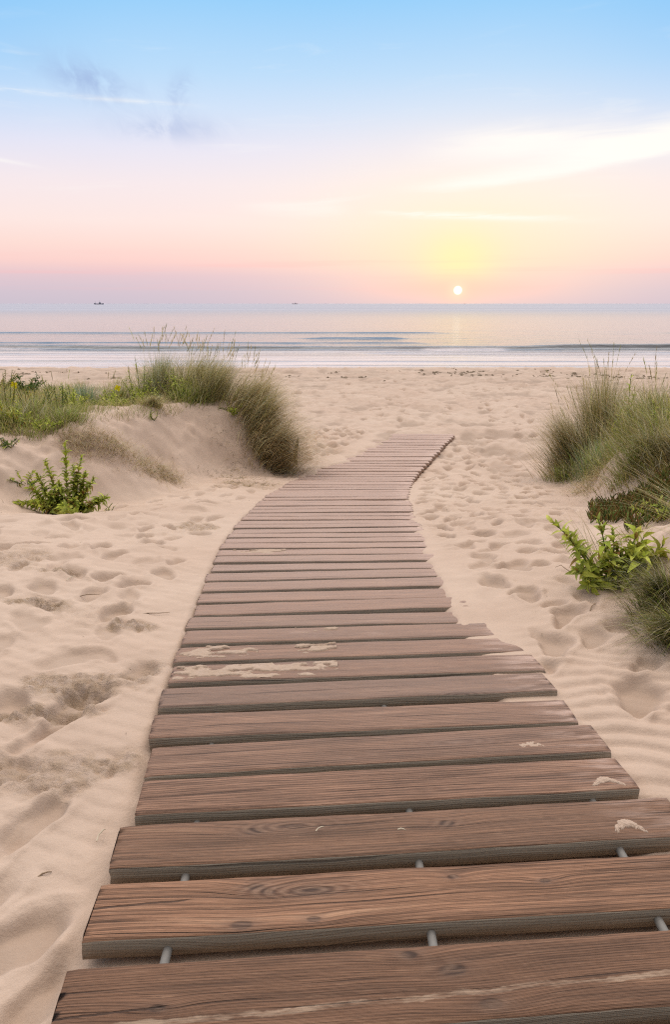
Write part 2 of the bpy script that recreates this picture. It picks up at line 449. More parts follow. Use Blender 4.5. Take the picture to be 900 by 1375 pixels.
# ------------------------------------------------------------------ sand terrain
def build_sand():
    ys = [-300, -120, -50, -20, -8, -3, -1, 0, .3]
    y = .5
    while y < 36.5:
        ys.append(y); y += max(.0075, .0047 * y)
    ys += [38, 40, 44, 50, 60, 90]
    ys = np.array(ys)
    u = np.linspace(-1, 1, 761)
    half = 1.15 + .62 * np.clip(ys, 0, 40)
    ext = np.array([1.06, 1.15, 1.3, 1.6, 2.2, 3.5, 8, 20])
    cols = np.concatenate([-ext[::-1], u, ext])
    Xg = half[:, None] * cols[None, :]
    Xg[:, 0] = -600; Xg[:, -1] = 600
    Yg = np.repeat(ys[:, None], len(cols), 1)
    Z = macro(Xg, Yg)
    d = dd(Xg, Yg); c = xc(d)
    deck = (1 - sstep(HALF - .03, HALF + .05, np.abs(Xg - c)))  * (1 - sstep(13.0, 13.3, d))
    free = 1 - deck
    dent = np.zeros_like(Z); crust = np.zeros_like(Z)
    duneL = sstep(.1, .8, (Xg + 2.1) * -.888 + (Yg - 6.97) * .461) * (1 - sstep(13, 15, Yg)) * (Xg < -.3)
    duneR = sstep(0, .5, Xg - foot_r(Yg)) * (1 - sstep(11, 12, Yg))
    slope = np.maximum(duneL, duneR)
    detail = np.zeros_like(Z)
    # wind ripples
    ph = Yg * 1.0 + Xg * (.10 + .35 * (Xg < c)) + .16 * NA.fbm(Xg * 1.3, Yg * 1.3, 3) + .03 * NB(Xg * 6, Yg * 6)
    wl = .085
    rp = np.sin(2 * PI * ph / wl) + .3 * np.sin(4 * PI * ph / wl + .8)
    ramp = (.0017 + .0040 * (Xg > c)) * sstep(-.16, .16, NB.fbm(Xg * .8 + 7, Yg * .8, 2) + .22 * ((Xg > c) & (Yg < 7))) * (1 - sstep(9, 13, Yg)) * (1 - .6 * slope)
    # slow wide ripples
    ramp2 = .002 * sstep(-.1, .3, NA.fbm(Xg * .6 - 7, Yg * .6 + 2, 2)) * (1 - sstep(7, 10, Yg))
    rp2 = np.sin(2 * PI * (Yg * .9 + Xg * .45 + .25 * NB.fbm(Xg, Yg, 2)) / .24)
    detail += ramp * rp + ramp2 * rp2
    # lumps
    detail += NC_.fbm(Xg * 3, Yg * 3, 4) * (.014 - .005 * (Xg > c) * (Yg < 6)) * (1 - .2 * slope) + NC_.fbm(Xg * 9, Yg * 9, 4) * (.009 + .010 * (Xg < c - HALF - .35) * sstep(2.2, 3.0, Yg))
    # trampled beach beyond the walk
    tr = sstep(8.5, 11, Yg) * (1 - sstep(30, 33, Yg)) * (1 - slope)
    bn = ND.fbm(Xg * 2.1, Yg * 1.6, 4)
    detail += tr * (bn * .085 + ND.fbm(Xg * 6, Yg * 4, 3) * .045)
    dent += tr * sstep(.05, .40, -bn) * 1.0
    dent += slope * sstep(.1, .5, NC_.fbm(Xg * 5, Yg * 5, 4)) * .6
    # dune edges: eroded, slipping sand
    er = np.abs(NB.fbm(Xg * 4.5, Yg * 4.5, 4))
    detail += slope * (er * .08 - .03 + NC_.fbm(Xg * 7, Yg * 7, 3) * .035)
    rng = np.random.default_rng(5)
    prints = []
    def scatter(n, x0, x1, y0, y1, lo=.8, hi=1.15, ok=None, dep=(.02, .045)):
        k = 0; tries = 0
        while k < n and tries < n * 30:
            tries += 1
            yy = y0 + (y1 - y0) * rng.random(); xx = x0 + (x1 - x0) * rng.random()
            if ok and not ok(xx, yy): continue
            if any(abs(q[0] - xx) < .15 and abs(q[1] - yy) < .22 for q in prints): continue
            prints.append((xx, yy, rng.normal(0, .5), .135 * rng.uniform(lo, hi), .062 * rng.uniform(lo, 1.3), rng.uniform(*dep))); k += 1
    left_ok = lambda x, y: x < xc(y) - HALF - .22 and ((x + 2.1) * -.888 + (y - 6.97) * .461) < .05 and x > -(.5 * y + 1.2)
    scatter(125, -5, -.7, 2.3, 8.5, .65, 1.2, ok=left_ok, dep=(.014, .038))
    scatter(14, -2, -.8, 1.0, 2.3, ok=left_ok)
    right_ok = lambda x, y: x > xc(y) + HALF + .12 and x < foot_r(y) - .15
    scatter(26, .8, 2.8, 3.1, 5.5, .75, 1.0, ok=right_ok)
    scatter(130, .8, 4.5, 5.0, 13, ok=right_ok, dep=(.028, .05))
    scatter(420, -6, 14, 13, 27, .8, 1.6, dep=(.03, .06), ok=lambda x, y: abs(x) < .5 * y)
    scatter(60, -1.2, 1.0, 10.4, 13.5, dep=(.03, .06), ok=lambda x, y: x < xc(y) - HALF - .1 and x > -.5)
    # a few individual prints read off the photograph (column, distance)
    for px, dist, a, s in [(745, 2.95, .2, 1.3), (800, 3.02, .6, 1.1), (860, 2.52, .4, 1.5), (700, 3.65, 1.2, 1.0), (760, 3.30, 1.3, .9), (745, 3.42, 1.2, .9),
                           (690, 4.15, .9, 1.2), (720, 4.1, 1.3, 1.1), (655, 4.6, 1.3, .8), (640, 4.9, 1.2, .9), (625, 5.6, .7, .9), (650, 6.3, 1.0, .8),
                           (35, 1.86, .4, 1.0), (20, 1.45, .9, 1.3), (185, 2.75, .5, 1.3), (100, 2.5, .8, 1.5), (60, 1.3, .8, 1.2), (720, 2.75, 1.2, 1.1), (870, 2.75, 1.0, 1.0)]:
        p = at(px, dist); prints.append((p.x, p.y, a, .105 * s, .056 * s, .027 * s))
    for (fx, fy, a, L, Wd, dep) in prints:
        R = L * 2.3
        j0, j1 = np.searchsorted(ys, [fy - R, fy + R])
        if j1 - j0 < 2: continue
        hw = half[j0]
        i0 = np.searchsorted(cols, (fx - R) / hw) - 1; i1 = np.searchsorted(cols, (fx + R) / hw) + 1
        sl = (slice(j0, j1), slice(max(i0, 0), i1))
        ax = Xg[sl] - fx; ay = Yg[sl] - fy
        ca, sa = math.cos(a), math.sin(a)
        p = ax * sa + ay * ca; q = ax * ca - ay * sa       # long axis mostly away from the viewer
        wob = NA.fbm(Xg[sl] * 9 + fx * 3, Yg[sl] * 9, 2) * .6
        r = np.sqrt((p / L) ** 2 + (q / (Wd * (1 + .25 * np.tanh(p / L * 2)))) ** 2) * (1 + wob)
        f = free[sl]
        bowl = 1 - sstep(.55, 1.05, r)
        heel = .25 * np.exp(-((p + .15 * L) / (.3 * L)) ** 2)
        rim = np.exp(-((r - 1.3) / .25) ** 2) * .38
        detail[sl] *= (1 - bowl * .75 * f)
        detail[sl] += f * dep * (-bowl * (1 - heel) + rim * (.5 + NB(Xg[sl] * 14, Yg[sl] * 14)))
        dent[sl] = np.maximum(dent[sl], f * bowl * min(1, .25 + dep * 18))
    # crumbly damp crust where people stepped on the left
    for px, dist, rx, ry, amp in [(85, 3.95, .15, .13, 1), (45, 3.45, .16, .10, 1), (180, 3.25, .12, .08, 1), (110, 2.62, .24, .10, .8), (60, 2.42, .28, .07, .8),
                                  (150, 2.12, .20, .05, .7), (265, 5.75, .25, .22, .9), (20, 2.1, .4, .15, .6), (190, 2.72, .16, .16, .7), (10, 4.2, .3, .25, .6), (340, 8.3, .5, .35, .7), (380, 9.6, .35, .4, .8)]:
        p = at(px, dist)
        rr = np.sqrt(((Xg - p.x) / rx) ** 2 + ((Yg - p.y) / ry) ** 2) + NB.fbm(Xg * 6, Yg * 6, 3) * .9
        crust = np.maximum(crust, amp * (1 - sstep(.45, 1.05, rr)))
    cm = sstep(.05, .3, NC_.fbm(Xg * 1.2 + 30, Yg * 1.2, 3)) * (Xg < c - HALF - .3) * sstep(1.4, 2.4, Yg) * (1 - sstep(5, 8, Yg)) * .18
    crust = np.maximum(crust, cm)
    crust *= free
    rid = 1 - np.abs(NC_.fbm(Xg * 14, Yg * 20 + Xg * 6, 5)) * 2.8
    detail += crust * (np.clip(rid, -.4, 1) - .55) * .026
    Z = Z + detail * free + deck * NC_.fbm(Xg * 8, Yg * 8, 2) * .01
    wet = sstep(31.2, 33.5, Yg)
    # sand close to the boards stays smooth
    n_r, n_c = Z.shape
    V = np.stack([Xg, Yg, Z], -1).reshape(-1, 3)
    idx = np.arange(n_r * n_c).reshape(n_r, n_c)
    Q = np.stack([idx[:-1, :-1], idx[:-1, 1:], idx[1:, 1:], idx[1:, :-1]], -1).reshape(-1, 4)
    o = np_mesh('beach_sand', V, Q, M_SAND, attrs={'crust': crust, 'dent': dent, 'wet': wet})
    tag(o, kind='structure')
    return o
build_sand()

# ------------------------------------------------------------------ sea
SEA = -1.50
def build_sea():
    ys = list(np.arange(30, 60, .10)) + list(np.arange(60, 110, .25))
    y = 110
    while y < 26000: ys.append(y); y *= 1.035
    ys = np.array(ys)
    u = np.linspace(-1, 1, 401); u = u * (.75 + .25 * u * u)
    half = np.minimum(30 + 1.1 * ys, 1e9)
    Xg = half[:, None] * u[None, :]; Yg = np.repeat(ys[:, None], len(u), 1)
    Z = np.full_like(Xg, SEA); foam_sheen = np.zeros_like(Xg)
    def wave(yc, amp, wf, wb, mod, wig=.8):
        nonlocal Z
        yy = yc + NA.fbm(Xg * .05 + yc, Xg * 0, 3) * wig * 2
        t = Yg - yy
        prof = np.where(t < 0, np.exp(-(t / wf) ** 2), np.exp(-(t / wb) ** 2))
        Z = Z + amp * prof * mod; return t
    nx = lambda s, o: NB.fbm(Xg * s + o, Xg * 0 + o, 3)
    m1 = .85 + .6 * np.clip(nx(.07, 3), -.4, .5)
    t = wave(50.5, .33, .36, 2.2, m1)
    fm = .60 * sstep(.08, .28, nx(.11, 20) + .10 * (np.abs(Xg - 2.5) < 4) - .1 * (np.abs(Xg + 3.5) < 1.5))
    lace = .5 + .9 * NC_.fbm(Xg * 1.5, Yg * 6, 3)
    foam_sheen = np.maximum(foam_sheen, fm * np.clip(lace + .25, 0, 1) * sstep(-1.9, -.7, t) * (1 - sstep(-.45, -.1, t)))
    m2 = sstep(-4.5, -1, Xg) * (1 - sstep(4.5, 7, Xg)) + .25 * sstep(.1, .4, nx(.05, 40))
    wave(66, .10, .35, 2.2, m2)
    wave(58, .07, .35, 1.8, sstep(.02, .25, nx(.06, 33)))
    wave(78, .14, .8, 2, sstep(0, .3, nx(.04, 50)))
    t3 = wave(45.2, .16, .18, .9, .5 + np.clip(nx(.09, 80), -.5, .6), .7)
    t4 = wave(39.0, .085, .12, .7, .7 + np.clip(nx(.06, 90), -.4, .4), .5)
    t5 = wave(36.4, .03, .10, .6, .8, .5)
    for tt in (t3, t4, t5):
        foam_sheen = np.maximum(foam_sheen, .55 * sstep(-.9, -.2, tt) * (1 - sstep(-.2, .05, tt)) + .45 * sstep(.3, 1.2, tt) * (1 - sstep(1.2, 4.5, tt)))
    sky_sheen = (1 - sstep(42, 48.5, Yg)) * (.34 + .5 * NC_.fbm(Xg * .2, Yg * 2.2, 3))  # sky reflection on the smooth inshore water, painted as a pale layer
    foam_sheen = np.clip(np.maximum(foam_sheen, sky_sheen), 0, 1)
    fall = 1 - sstep(80, 160, Yg)
    Z += NA.fbm(Xg * .35, Yg * .9, 3) * .035 * (1 - sstep(55, 95, Yg)) * sstep(40, 55, Yg)
    n_r, n_c = Z.shape
    V = np.stack([Xg, Yg, Z], -1).reshape(-1, 3); idx = np.arange(n_r * n_c).reshape(n_r, n_c)
    Q = np.stack([idx[:-1, :-1], idx[:-1, 1:], idx[1:, 1:], idx[1:, :-1]], -1).reshape(-1, 4)
    m, g = new_mat('sea_water')
    p = g.pos(); x, y, z = g.sep(p)
    fo = g.attr('foam_sheen')
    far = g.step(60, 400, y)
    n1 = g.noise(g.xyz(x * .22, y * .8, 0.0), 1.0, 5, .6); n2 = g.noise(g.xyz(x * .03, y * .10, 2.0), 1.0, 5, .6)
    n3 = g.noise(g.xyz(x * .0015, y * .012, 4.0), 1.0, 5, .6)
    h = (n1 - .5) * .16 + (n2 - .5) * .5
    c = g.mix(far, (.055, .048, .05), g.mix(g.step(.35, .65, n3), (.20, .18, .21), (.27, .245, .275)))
    b = g.n('ShaderNodeBsdfPrincipled'); g.put(b.inputs['Base Color'], c); g.put(b.inputs['Roughness'], far * .20 + .12)
    b.inputs['IOR'].default_value = 1.33; b.inputs['Specular Tint'].default_value = (.78, .89, 1.0, 1); g.put(b.inputs['Normal'], g.bump(h, 1.0, .5))
    fd = g.n('ShaderNodeBsdfDiffuse'); g.put(fd.inputs[0], (.80, .68, .66))  # pale pink for real foam and the painted sky reflection
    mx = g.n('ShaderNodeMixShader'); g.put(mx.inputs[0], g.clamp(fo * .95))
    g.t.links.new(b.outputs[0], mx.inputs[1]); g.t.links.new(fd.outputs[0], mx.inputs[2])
    o = g.n('ShaderNodeOutputMaterial'); g.t.links.new(mx.outputs[0], o.inputs[0])
    return tag(np_mesh('sea', V, Q, m, attrs={'foam_sheen': foam_sheen}), kind='structure')
build_sea()

# ------------------------------------------------------------------ boardwalk
walk = empty('boardwalk', (.15, 1.1, -.06), 'brown plank boardwalk winding over the sand towards the sea', 'boardwalk')
def plank_mesh(length, width, thick, seed):
    rng = np.random.default_rng(seed)
    nx = 70; r = .0055
    xs = np.linspace(-length / 2, length / 2, nx)
    hw = width / 2
    prof = [(-hw, -thick)]
    for a in (-hw, ):
        prof += [(-hw, -thick * .5), (-hw, -r * 1.6), (-hw + r * .3, -r * .55), (-hw + r, 0)]
    for t in np.linspace(0, 1, 9)[1:-1]: prof.append((-hw + r + t * (width - 2 * r), 0))
    prof += [(hw - r, 0), (hw - r * .3, -r * .55), (hw, -r * 1.6), (hw, -thick * .5), (hw, -thick)]
    prof = np.array(prof); k = len(prof)
    V = np.zeros((nx, k, 3))
    cup = rng.uniform(-.0025, .0015); bow = rng.uniform(-.004, .004); o1 = rng.random() * 90
    for i, x in enumerate(xs):
        e = NA.fbm(np.full(k, x * 3 + o1), prof[:, 0] * 8 + o1, 3)
        y = prof[:, 0] + bow * (1 - (2 * x / length) ** 2)
        wear = NB.fbm(np.array([x * 7 + o1]), np.array([o1]), 3)[0]
        wearb = NB.fbm(np.array([x * 7 + o1 + 50]), np.array([o1]), 3)[0]
        y = y + np.where(prof[:, 0] < -hw + r * 1.5, wear * .004, 0) + np.where(prof[:, 0] > hw - r * 1.5, wearb * .004, 0)
        z = prof[:, 1] + np.where(prof[:, 1] > -thick * .4, e * .003 + cup * (1 - (prof[:, 0] / hw) ** 2), 0)
        xe = x
        V[i, :, 0] = xe; V[i, :, 1] = y; V[i, :, 2] = z
    # rough sawn ends
    for i in (0, nx - 1): V[i, :, 0] += rng.normal(0, .0012, k) + (prof[:, 0] * rng.uniform(-.04, .04))
    V[0, :, 2] -= .0025 * (prof[:, 1] > -.03); V[-1, :, 2] -= .0025 * (prof[:, 1] > -.03)
    V = V.reshape(-1, 3)
    idx = np.arange(nx * k).reshape(nx, k)
    Q = [np.stack([idx[:-1, :-1], idx[1:, :-1], idx[1:, 1:], idx[:-1, 1:]], -1).reshape(-1, 4)]
    Q.append(np.array([[idx[i, 0], idx[i, -1], idx[i + 1, -1], idx[i + 1, 0]] for i in range(nx - 1)]))
    caps = []
    for row, flip in ((idx[0], False), (idx[-1], True)):
        n = k // 2
        for j in range(n - 1 if k % 2 == 0 else n):
            a, b2, c2, d2 = row[j], row[j + 1], row[k - 2 - j], row[k - 1 - j]
            if len({a, b2, c2, d2}) == 4: caps.append([a, d2, c2, b2] if flip else [a, b2, c2, d2])
    Q.append(np.array(caps))
    return V, np.concatenate(Q)

far_edges = [1.343, 1.59, 1.811, 2.006, 2.203]
widths = [.190, .180, .166, .162, .162]
PL = []
yy = None
# plank 0 is almost wholly under the photograph's bottom edge
centers = [(1.343 - .0925 - .245, .17)] + [(e - w / 2, w) for e, w in zip(far_edges, widths)]
yy = centers[-1][0]
while yy < Y_END - .1:
    yy += .203 + random.uniform(-.006, .006)
    centers.append((yy, .164 + random.uniform(-.005, .005)))
PLANK_AT = []
for i, (yc_, w) in enumerate(centers):
    # far edges were read at the photo's column 400; convert to the plank centre (x = xc)
    a = math.radians(float(rot(yc_)) + random.gauss(0, .35))
    cx = float(xc(yc_)); x400 = -.05 * (yc_ * .96 + .38)
    cy = yc_ + (cx - x400) * math.tan(a)
    L = 1.5 + random.uniform(-.012, .012) + (.09 if i < 4 else 0)
    V, Q = plank_mesh(L, w, .050, 100 + i)
    mat = {1: M_WOOD1, 2: M_WOOD2, 3: M_WOOD3}.get(i, M_WOOD)
    cxj = cx + random.uniform(-.007, .007) + (.0 if i > 5 else (.055 if i < 4 else .024))
    sl = (float(top(cy + .1)) - float(top(cy - .1))) / .2
    o = np_mesh('plank', V, Q, mat, walk)
    me = o.data
    z = float(top(cy)) + random.uniform(-.004, .004)
    o.location = Vector((cxj, cy, z)) - walk.location
    o.rotation_euler = (math.atan(sl) + random.gauss(0, .010), random.gauss(0, .003), a)
    PLANK_AT.append((cxj, cy, z, a, w))
# steel rods that thread the planks together
def tube(points, rad, sides=10):
    pts = [Vector(p) for p in points]; V = []; 
    for i, p in enumerate(pts):
        d = (pts[min(i + 1, len(pts) - 1)] - pts[max(i - 1, 0)]).normalized()
        a = d.cross(Vector((0, 0, 1)) if abs(d.z) < .9 else Vector((1, 0, 0))).normalized(); b = d.cross(a)
        rr = rad[i] if isinstance(rad, (list, tuple)) else rad
        for k in range(sides):
            t = 2 * PI * k / sides; V.append(p + (a * math.cos(t) + b * math.sin(t)) * rr)
    Q = []
    for i in range(len(pts) - 1):
        for k in range(sides):
            k2 = (k + 1) % sides; Q.append([i * sides + k, i * sides + k2, (i + 1) * sides + k2, (i + 1) * sides + k])
    n = len(V); V += [pts[0], pts[-1]]
    for k in range(sides):
        k2 = (k + 1) % sides; Q.append([n, k2, k, k]); 
    Q = [q for q in Q if len(set(q)) == 4]
    m = (len(pts) - 1) * sides
    for k in range(0, sides - 2, 2):
        Q.append([0, k + 1, k + 2, (k + 3) % sides] if False else [0, k + 2, k + 1, 0])
    Q = [q for q in Q if len(set(q)) == 4]
    # end caps as fans of quads
    for base in (0, m):
        for k in range(1, sides - 1, 2):
            q = [base, base + k, base + k + 1, base + (k + 2) % sides]
            if len(set(q)) == 4: Q.append(q)
    return np.array([list(v) for v in V[:n]]), np.array(Q)
for off in (-.535, .08, .635):
    pts = []
    for (cx, cy, z, a, w) in PLANK_AT:
        pts.append((float(xc(cy)) + off - walk.location.x, cy + off * math.tan(a) - walk.location.y, z - .036 - walk.location.z))
    V, Q = tube(pts, .011, 12)
    np_mesh('connecting_rod', V, Q, M_ROD, walk)

# sand lying on the boards (loose, nobody could count it)
def sand_patch(ip, x0, x1, y0, y1, seed, amp=.014, label=None):
    cx, cy, z, a, w = PLANK_AT[ip]
    n = int((x1 - x0) / .0035); mrows = int((y1 - y0) / .0035)
    gx, gy = np.meshgrid(np.linspace(x0, x1, n), np.linspace(y0, y1, mrows))
    ex = np.minimum(gx - x0, x1 - gx) / .06; ey = np.minimum(gy - y0, y1 - gy) / .012
    env = np.minimum(np.clip(ex, 0, 1), np.clip(ey, 0, 1))
    hh = NA.fbm(gx * 14 + seed, gy * 40 + seed, 5) * 1.5 + env * .50 - .40
    hh = np.clip(hh, -.1, .5)
    keep = hh > 0
    step_ = np.clip(hh * 3, 0, 1) * .4 + .6 * sstep(.0, .12, hh) + NB.fbm(gx * 60, gy * 60, 3) * .5
    amp = amp * .42
    zz = np.where(keep, amp * (.25 + .75 * step_), -.003)
    zz = np.minimum(zz, amp * 1.5)
    idx = np.arange(gx.size).reshape(gx.shape)
    Q = np.stack([idx[:-1, :-1], idx[:-1, 1:], idx[1:, 1:], idx[1:, :-1]], -1)
    kf = (keep[:-1, :-1] | keep[:-1, 1:] | keep[1:, 1:] | keep[1:, :-1])
    V = np.stack([gx, gy, zz], -1).reshape(-1, 3)
    Q = Q[kf]
    used, inv = np.unique(Q, return_inverse=True)
    if len(Q) < 4: return
    V = V[used]; Q = inv.reshape(Q.shape)
    one = np.ones(len(V))
    o = np_mesh('sand_patch', V, Q, M_SAND, attrs={'crust': one * .3, 'dent': one * .30, 'wet': one * 0})
    o.location = (cx, cy, z + .001); o.rotation_euler = (0, 0, a)
    tag(o, label or 'thin crumbled sand lying on a plank', 'sand', 'loose sand on the boardwalk', 'stuff')
def nearest_plank(dist): return min(range(len(PLANK_AT)), key=lambda i: abs(PLANK_AT[i][1] - dist))
sand_patch(8, -.74, -.08, -.066, .060, 3, .012, 'long crumbled crust of sand over the left of a plank')
sand_patch(9, -.74, -.40, -.05, .066, 8, .010, 'crumbled sand at the left end of a plank, behind the longest crust')
sand_patch(9, -.26, -.06, -.04, .066, 15, .009, 'small flake of sand near the middle of the plank behind the longest crust')
sand_patch(10, -.25, -.05, .0, .066, 21, .007, 'thin sand flake on the plank two behind the longest crust')
sand_patch(18, -.66, -.30, -.05, .06, 31, .010, 'brownish sand clump further up the boardwalk on the left')
def drift(ip, x, sx, label, back=-.055, sy=.03, hgt=.016):
    """little tongue of blown sand lapping over a plank's near edge"""
    cx, cy, z, a, w = PLANK_AT[ip]
    n = 120
    tx, ry = np.meshgrid(np.linspace(-1, 1, n), np.linspace(-1, 1, 60))
    q = ry + .75 - 1.25 * (1 - tx ** 2) * .8                      # crescent opening towards the viewer
    env = 1 - tx ** 2 - (q / .42) ** 2
    k = env + (NA.fbm(tx * 5 + ip * 7, ry * 4, 4)) * .9 + NB.fbm(tx * 26, ry * 14, 2) * .5
    hh = np.where(k > 0, .0006 + hgt * np.clip(k, 0, 1), -.001)
    V = np.stack([x + tx * sx, back + (ry + .5) * sy * 1.6, hh], -1).reshape(-1, 3)
    idx = np.arange(tx.size).reshape(tx.shape)
    Q = np.stack([idx[:-1, :-1], idx[:-1, 1:], idx[1:, 1:], idx[1:, :-1]], -1)
    Q = Q[(k[:-1, :-1] > 0) | (k[1:, 1:] > 0)]
    used, inv = np.unique(Q, return_inverse=True); V = V[used]; Q = inv.reshape(Q.shape)
    one = np.ones(len(V))
    o = np_mesh('sand_drift', V, Q, M_SAND, attrs={'crust': one * 0, 'dent': one * .35, 'wet': one * 0})
    o.location = (cx, cy, z); o.rotation_euler = (0, 0, a)
    tag(o, label, 'sand', 'loose sand on the boardwalk', 'stuff')
drift(4, .66, .05, 'thin pale sand drift on the right corner of a plank', -.055, .020, .0035)
drift(5, .50, .07, 'sand tongue on the near edge of a plank at right', -.05, .026, .0045)
drift(3, .62, .045, 'small sand tongue on the third plank at right', -.05, .024, .0045)

# ------------------------------------------------------------------ plants
def blades(base, az_, L, lean, droop, width, c0, c1, K=6, twist=None):
    """vectorised grass blades -> verts, quads, colours"""
    n = len(L); t = np.linspace(0, 1, K + 1)[None, :]
    dirx = np.cos(az_)[:, None]; diry = np.sin(az_)[:, None]
    hor = L[:, None] * (lean[:, None] * t + droop[:, None] * t ** 2.2)
    up = L[:, None] * (t * np.sqrt(np.clip(1 - lean[:, None] ** 2 * .6, .05, 1)) - droop[:, None] ** 2 * .55 * t ** 3 - .30 * np.clip(droop[:, None] - .4, 0, 2) * t ** 3)
    P = np.stack([base[:, 0:1] + dirx * hor, base[:, 1:2] + diry * hor, base[:, 2:3] + up], -1)
    wv = width[:, None] * (1 - t ** 1.6 * .93)
    ta = az_ + PI / 2 + (RNG.normal(0, .8, n) if twist is None else twist)
    Wv = np.stack([np.cos(ta)[:, None] * wv, np.sin(ta)[:, None] * wv, 0 * wv], -1) * .5
    V = np.stack([P - Wv, P + Wv], 2)            # n,K+1,2,3
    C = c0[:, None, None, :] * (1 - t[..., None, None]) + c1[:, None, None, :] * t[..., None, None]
    C = np.broadcast_to(C, V.shape)
    idx = np.arange(n * (K + 1) * 2).reshape(n, K + 1, 2)
    Q = np.stack([idx[:, :-1, 0], idx[:, :-1, 1], idx[:, 1:, 1], idx[:, 1:, 0]], -1).reshape(-1, 4)
    return V.reshape(-1, 3), Q, C.reshape(-1, 3), P[:, -1]

def pick(pal, n, j=.25):
    pal = np.array(pal); c = pal[RNG.integers(0, len(pal), n)]
    return (c * 1.22 * (1 + RNG.normal(0, j, (n, 1))).clip(.4, 1.7)).clip(0, .8)

BROWN = [(.52, .36, .18), (.62, .46, .25), (.43, .29, .14), (.68, .53, .32), (.46, .36, .15)]
TAN = [(.54, .42, .20), (.46, .37, .15), (.36, .32, .10), (.58, .45, .24), (.30, .29, .07)]
OLIVE = [(.24, .22, .045), (.31, .26, .06), (.38, .28, .10), (.20, .20, .04), (.43, .32, .14)]
GREEN = [(.22, .30, .035), (.27, .34, .05), (.18, .24, .03), (.36, .38, .08), (.42, .36, .11)]
BLUEGREEN = [(.24, .32, .18), (.29, .37, .22), (.19, .26, .14)]
DARK = [(.09, .09, .035), (.12, .10, .05), (.16, .13, .07)]

def grass(label, px, d, n, hgt, rad, pal, lean=.25, droop=.3, wind=(.15, 0), width=.0045, heads=0, headh=1.25, dark=.25, name='grass_clump', cat='grass clump', group=None, flat=.35, zoff=0.0):
    p = at(px, d)
    root = empty(name, p, label, cat, group)
    r = rad * np.abs(RNG.normal(0, .52, n)).clip(0, 1.5); th = RNG.random(n) * 2 * PI
    bx = r * np.cos(th); by = r * np.sin(th)
    bz = macro(p.x + bx, p.y + by) - p.z - .02 + zoff
    base = np.stack([bx, by, bz], -1)
    out = np.arctan2(by + wind[1] * rad * 3 + RNG.normal(0, rad * .5, n), bx + wind[0] * rad * 3 + RNG.normal(0, rad * .5, n))
    L = hgt * RNG.uniform(.32, 1.0, n) * (1 - .2 * (r / rad) ** 2)
    ln = np.clip(RNG.normal(lean, .14, n) + .25 * (r / rad), 0, .9)
    dr = np.clip(RNG.normal(droop, .2, n), 0, 1.4)
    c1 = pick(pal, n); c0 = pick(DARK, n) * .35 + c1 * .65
    k = RNG.random(n) < dark
    c1[k] = pick(DARK, int(k.sum())) * 1.3
    k = RNG.random(n) < .16
    c1[k] = pick([(.62, .53, .36), (.55, .45, .30), (.60, .55, .40)], int(k.sum()), .12); c0[k] = c1[k] * .7
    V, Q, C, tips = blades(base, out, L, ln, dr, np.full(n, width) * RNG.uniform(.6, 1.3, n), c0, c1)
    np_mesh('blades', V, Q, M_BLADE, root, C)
    for i in range(heads):
        a = RNG.random() * 2 * PI; rr = rad * .7 * math.sqrt(RNG.random())
        b = np.array([[rr * math.cos(a), rr * math.sin(a), float(macro(p.x + rr * math.cos(a), p.y + rr * math.sin(a)) - p.z)]])
        h_ = hgt * headh * RNG.uniform(.75, 1.08)
        ao = np.array([math.atan2(wind[1] + RNG.normal(0, .3), wind[0] + RNG.normal(0, .35))])
        le = np.array([abs(RNG.normal(.16, .10))]); dp = np.array([abs(RNG.normal(.10, .08))])
        cc = pick(TAN, 1) * .95
        V1, Q1, C1, tp = blades(b, ao, np.array([h_]), le, dp, np.array([.0026]), cc, cc, 8, np.zeros(1))
        # narrow plume: overlapping short bristles along the top fifth
        m_ = 30; tt = RNG.uniform(.78, 1.0, m_)
        P = b[0] + np.stack([np.cos(ao) * h_ * (le * tt + dp * tt ** 2.2), np.sin(ao) * h_ * (le * tt + dp * tt ** 2.2), h_ * (tt * np.sqrt(1 - le ** 2 * .6) - dp ** 2 * .55 * tt ** 3)], -1)
        V2, Q2, C2, _ = blades(P, ao + RNG.normal(0, 1.2, m_), np.full(m_, .045) * RNG.uniform(.5, 1.1, m_), np.abs(RNG.normal(.16, .08, m_)), np.full(m_, .1), np.full(m_, .0036), np.repeat(cc * .9, m_, 0), np.repeat(cc * 1.15, m_, 0), 2)
        np_mesh('seed_head', np.concatenate([V1, V2]), np.concatenate([Q1, Q2 + len(V1)]), M_BLADE, root, np.concatenate([C1, C2]))
    return root

def leaf_verts(P, axis, side, up, L, Wd, curl, color, tipc, toothed=False):
    """one lanceolate leaf, folded along its midrib: 3 x 6 grid"""
    ts = [0, .15, .4, .65, .85, 1.0]; ws = [.12, .62, 1.0, .78, .42, .04]
    V = []; C = []
    for t, w in zip(ts, ws):
        c = P + axis * (L * t) + up * (L * (.10 * math.sin(PI * t) - curl * t * t))
        ww = Wd * w * .5
        V += [c - side * ww + up * ww * .45, c, c + side * ww + up * ww * .45]
        cc = [color[k] * (1 - t) + tipc[k] * t for k in range(3)]
        C += [cc, [q * 1.12 for q in cc], cc]
    return V, C
LEAF_Q = np.array([[i * 3 + j, i * 3 + j + 1, i * 3 + j + 4, i * 3 + j + 3] for i in range(5) for j in range(2)])

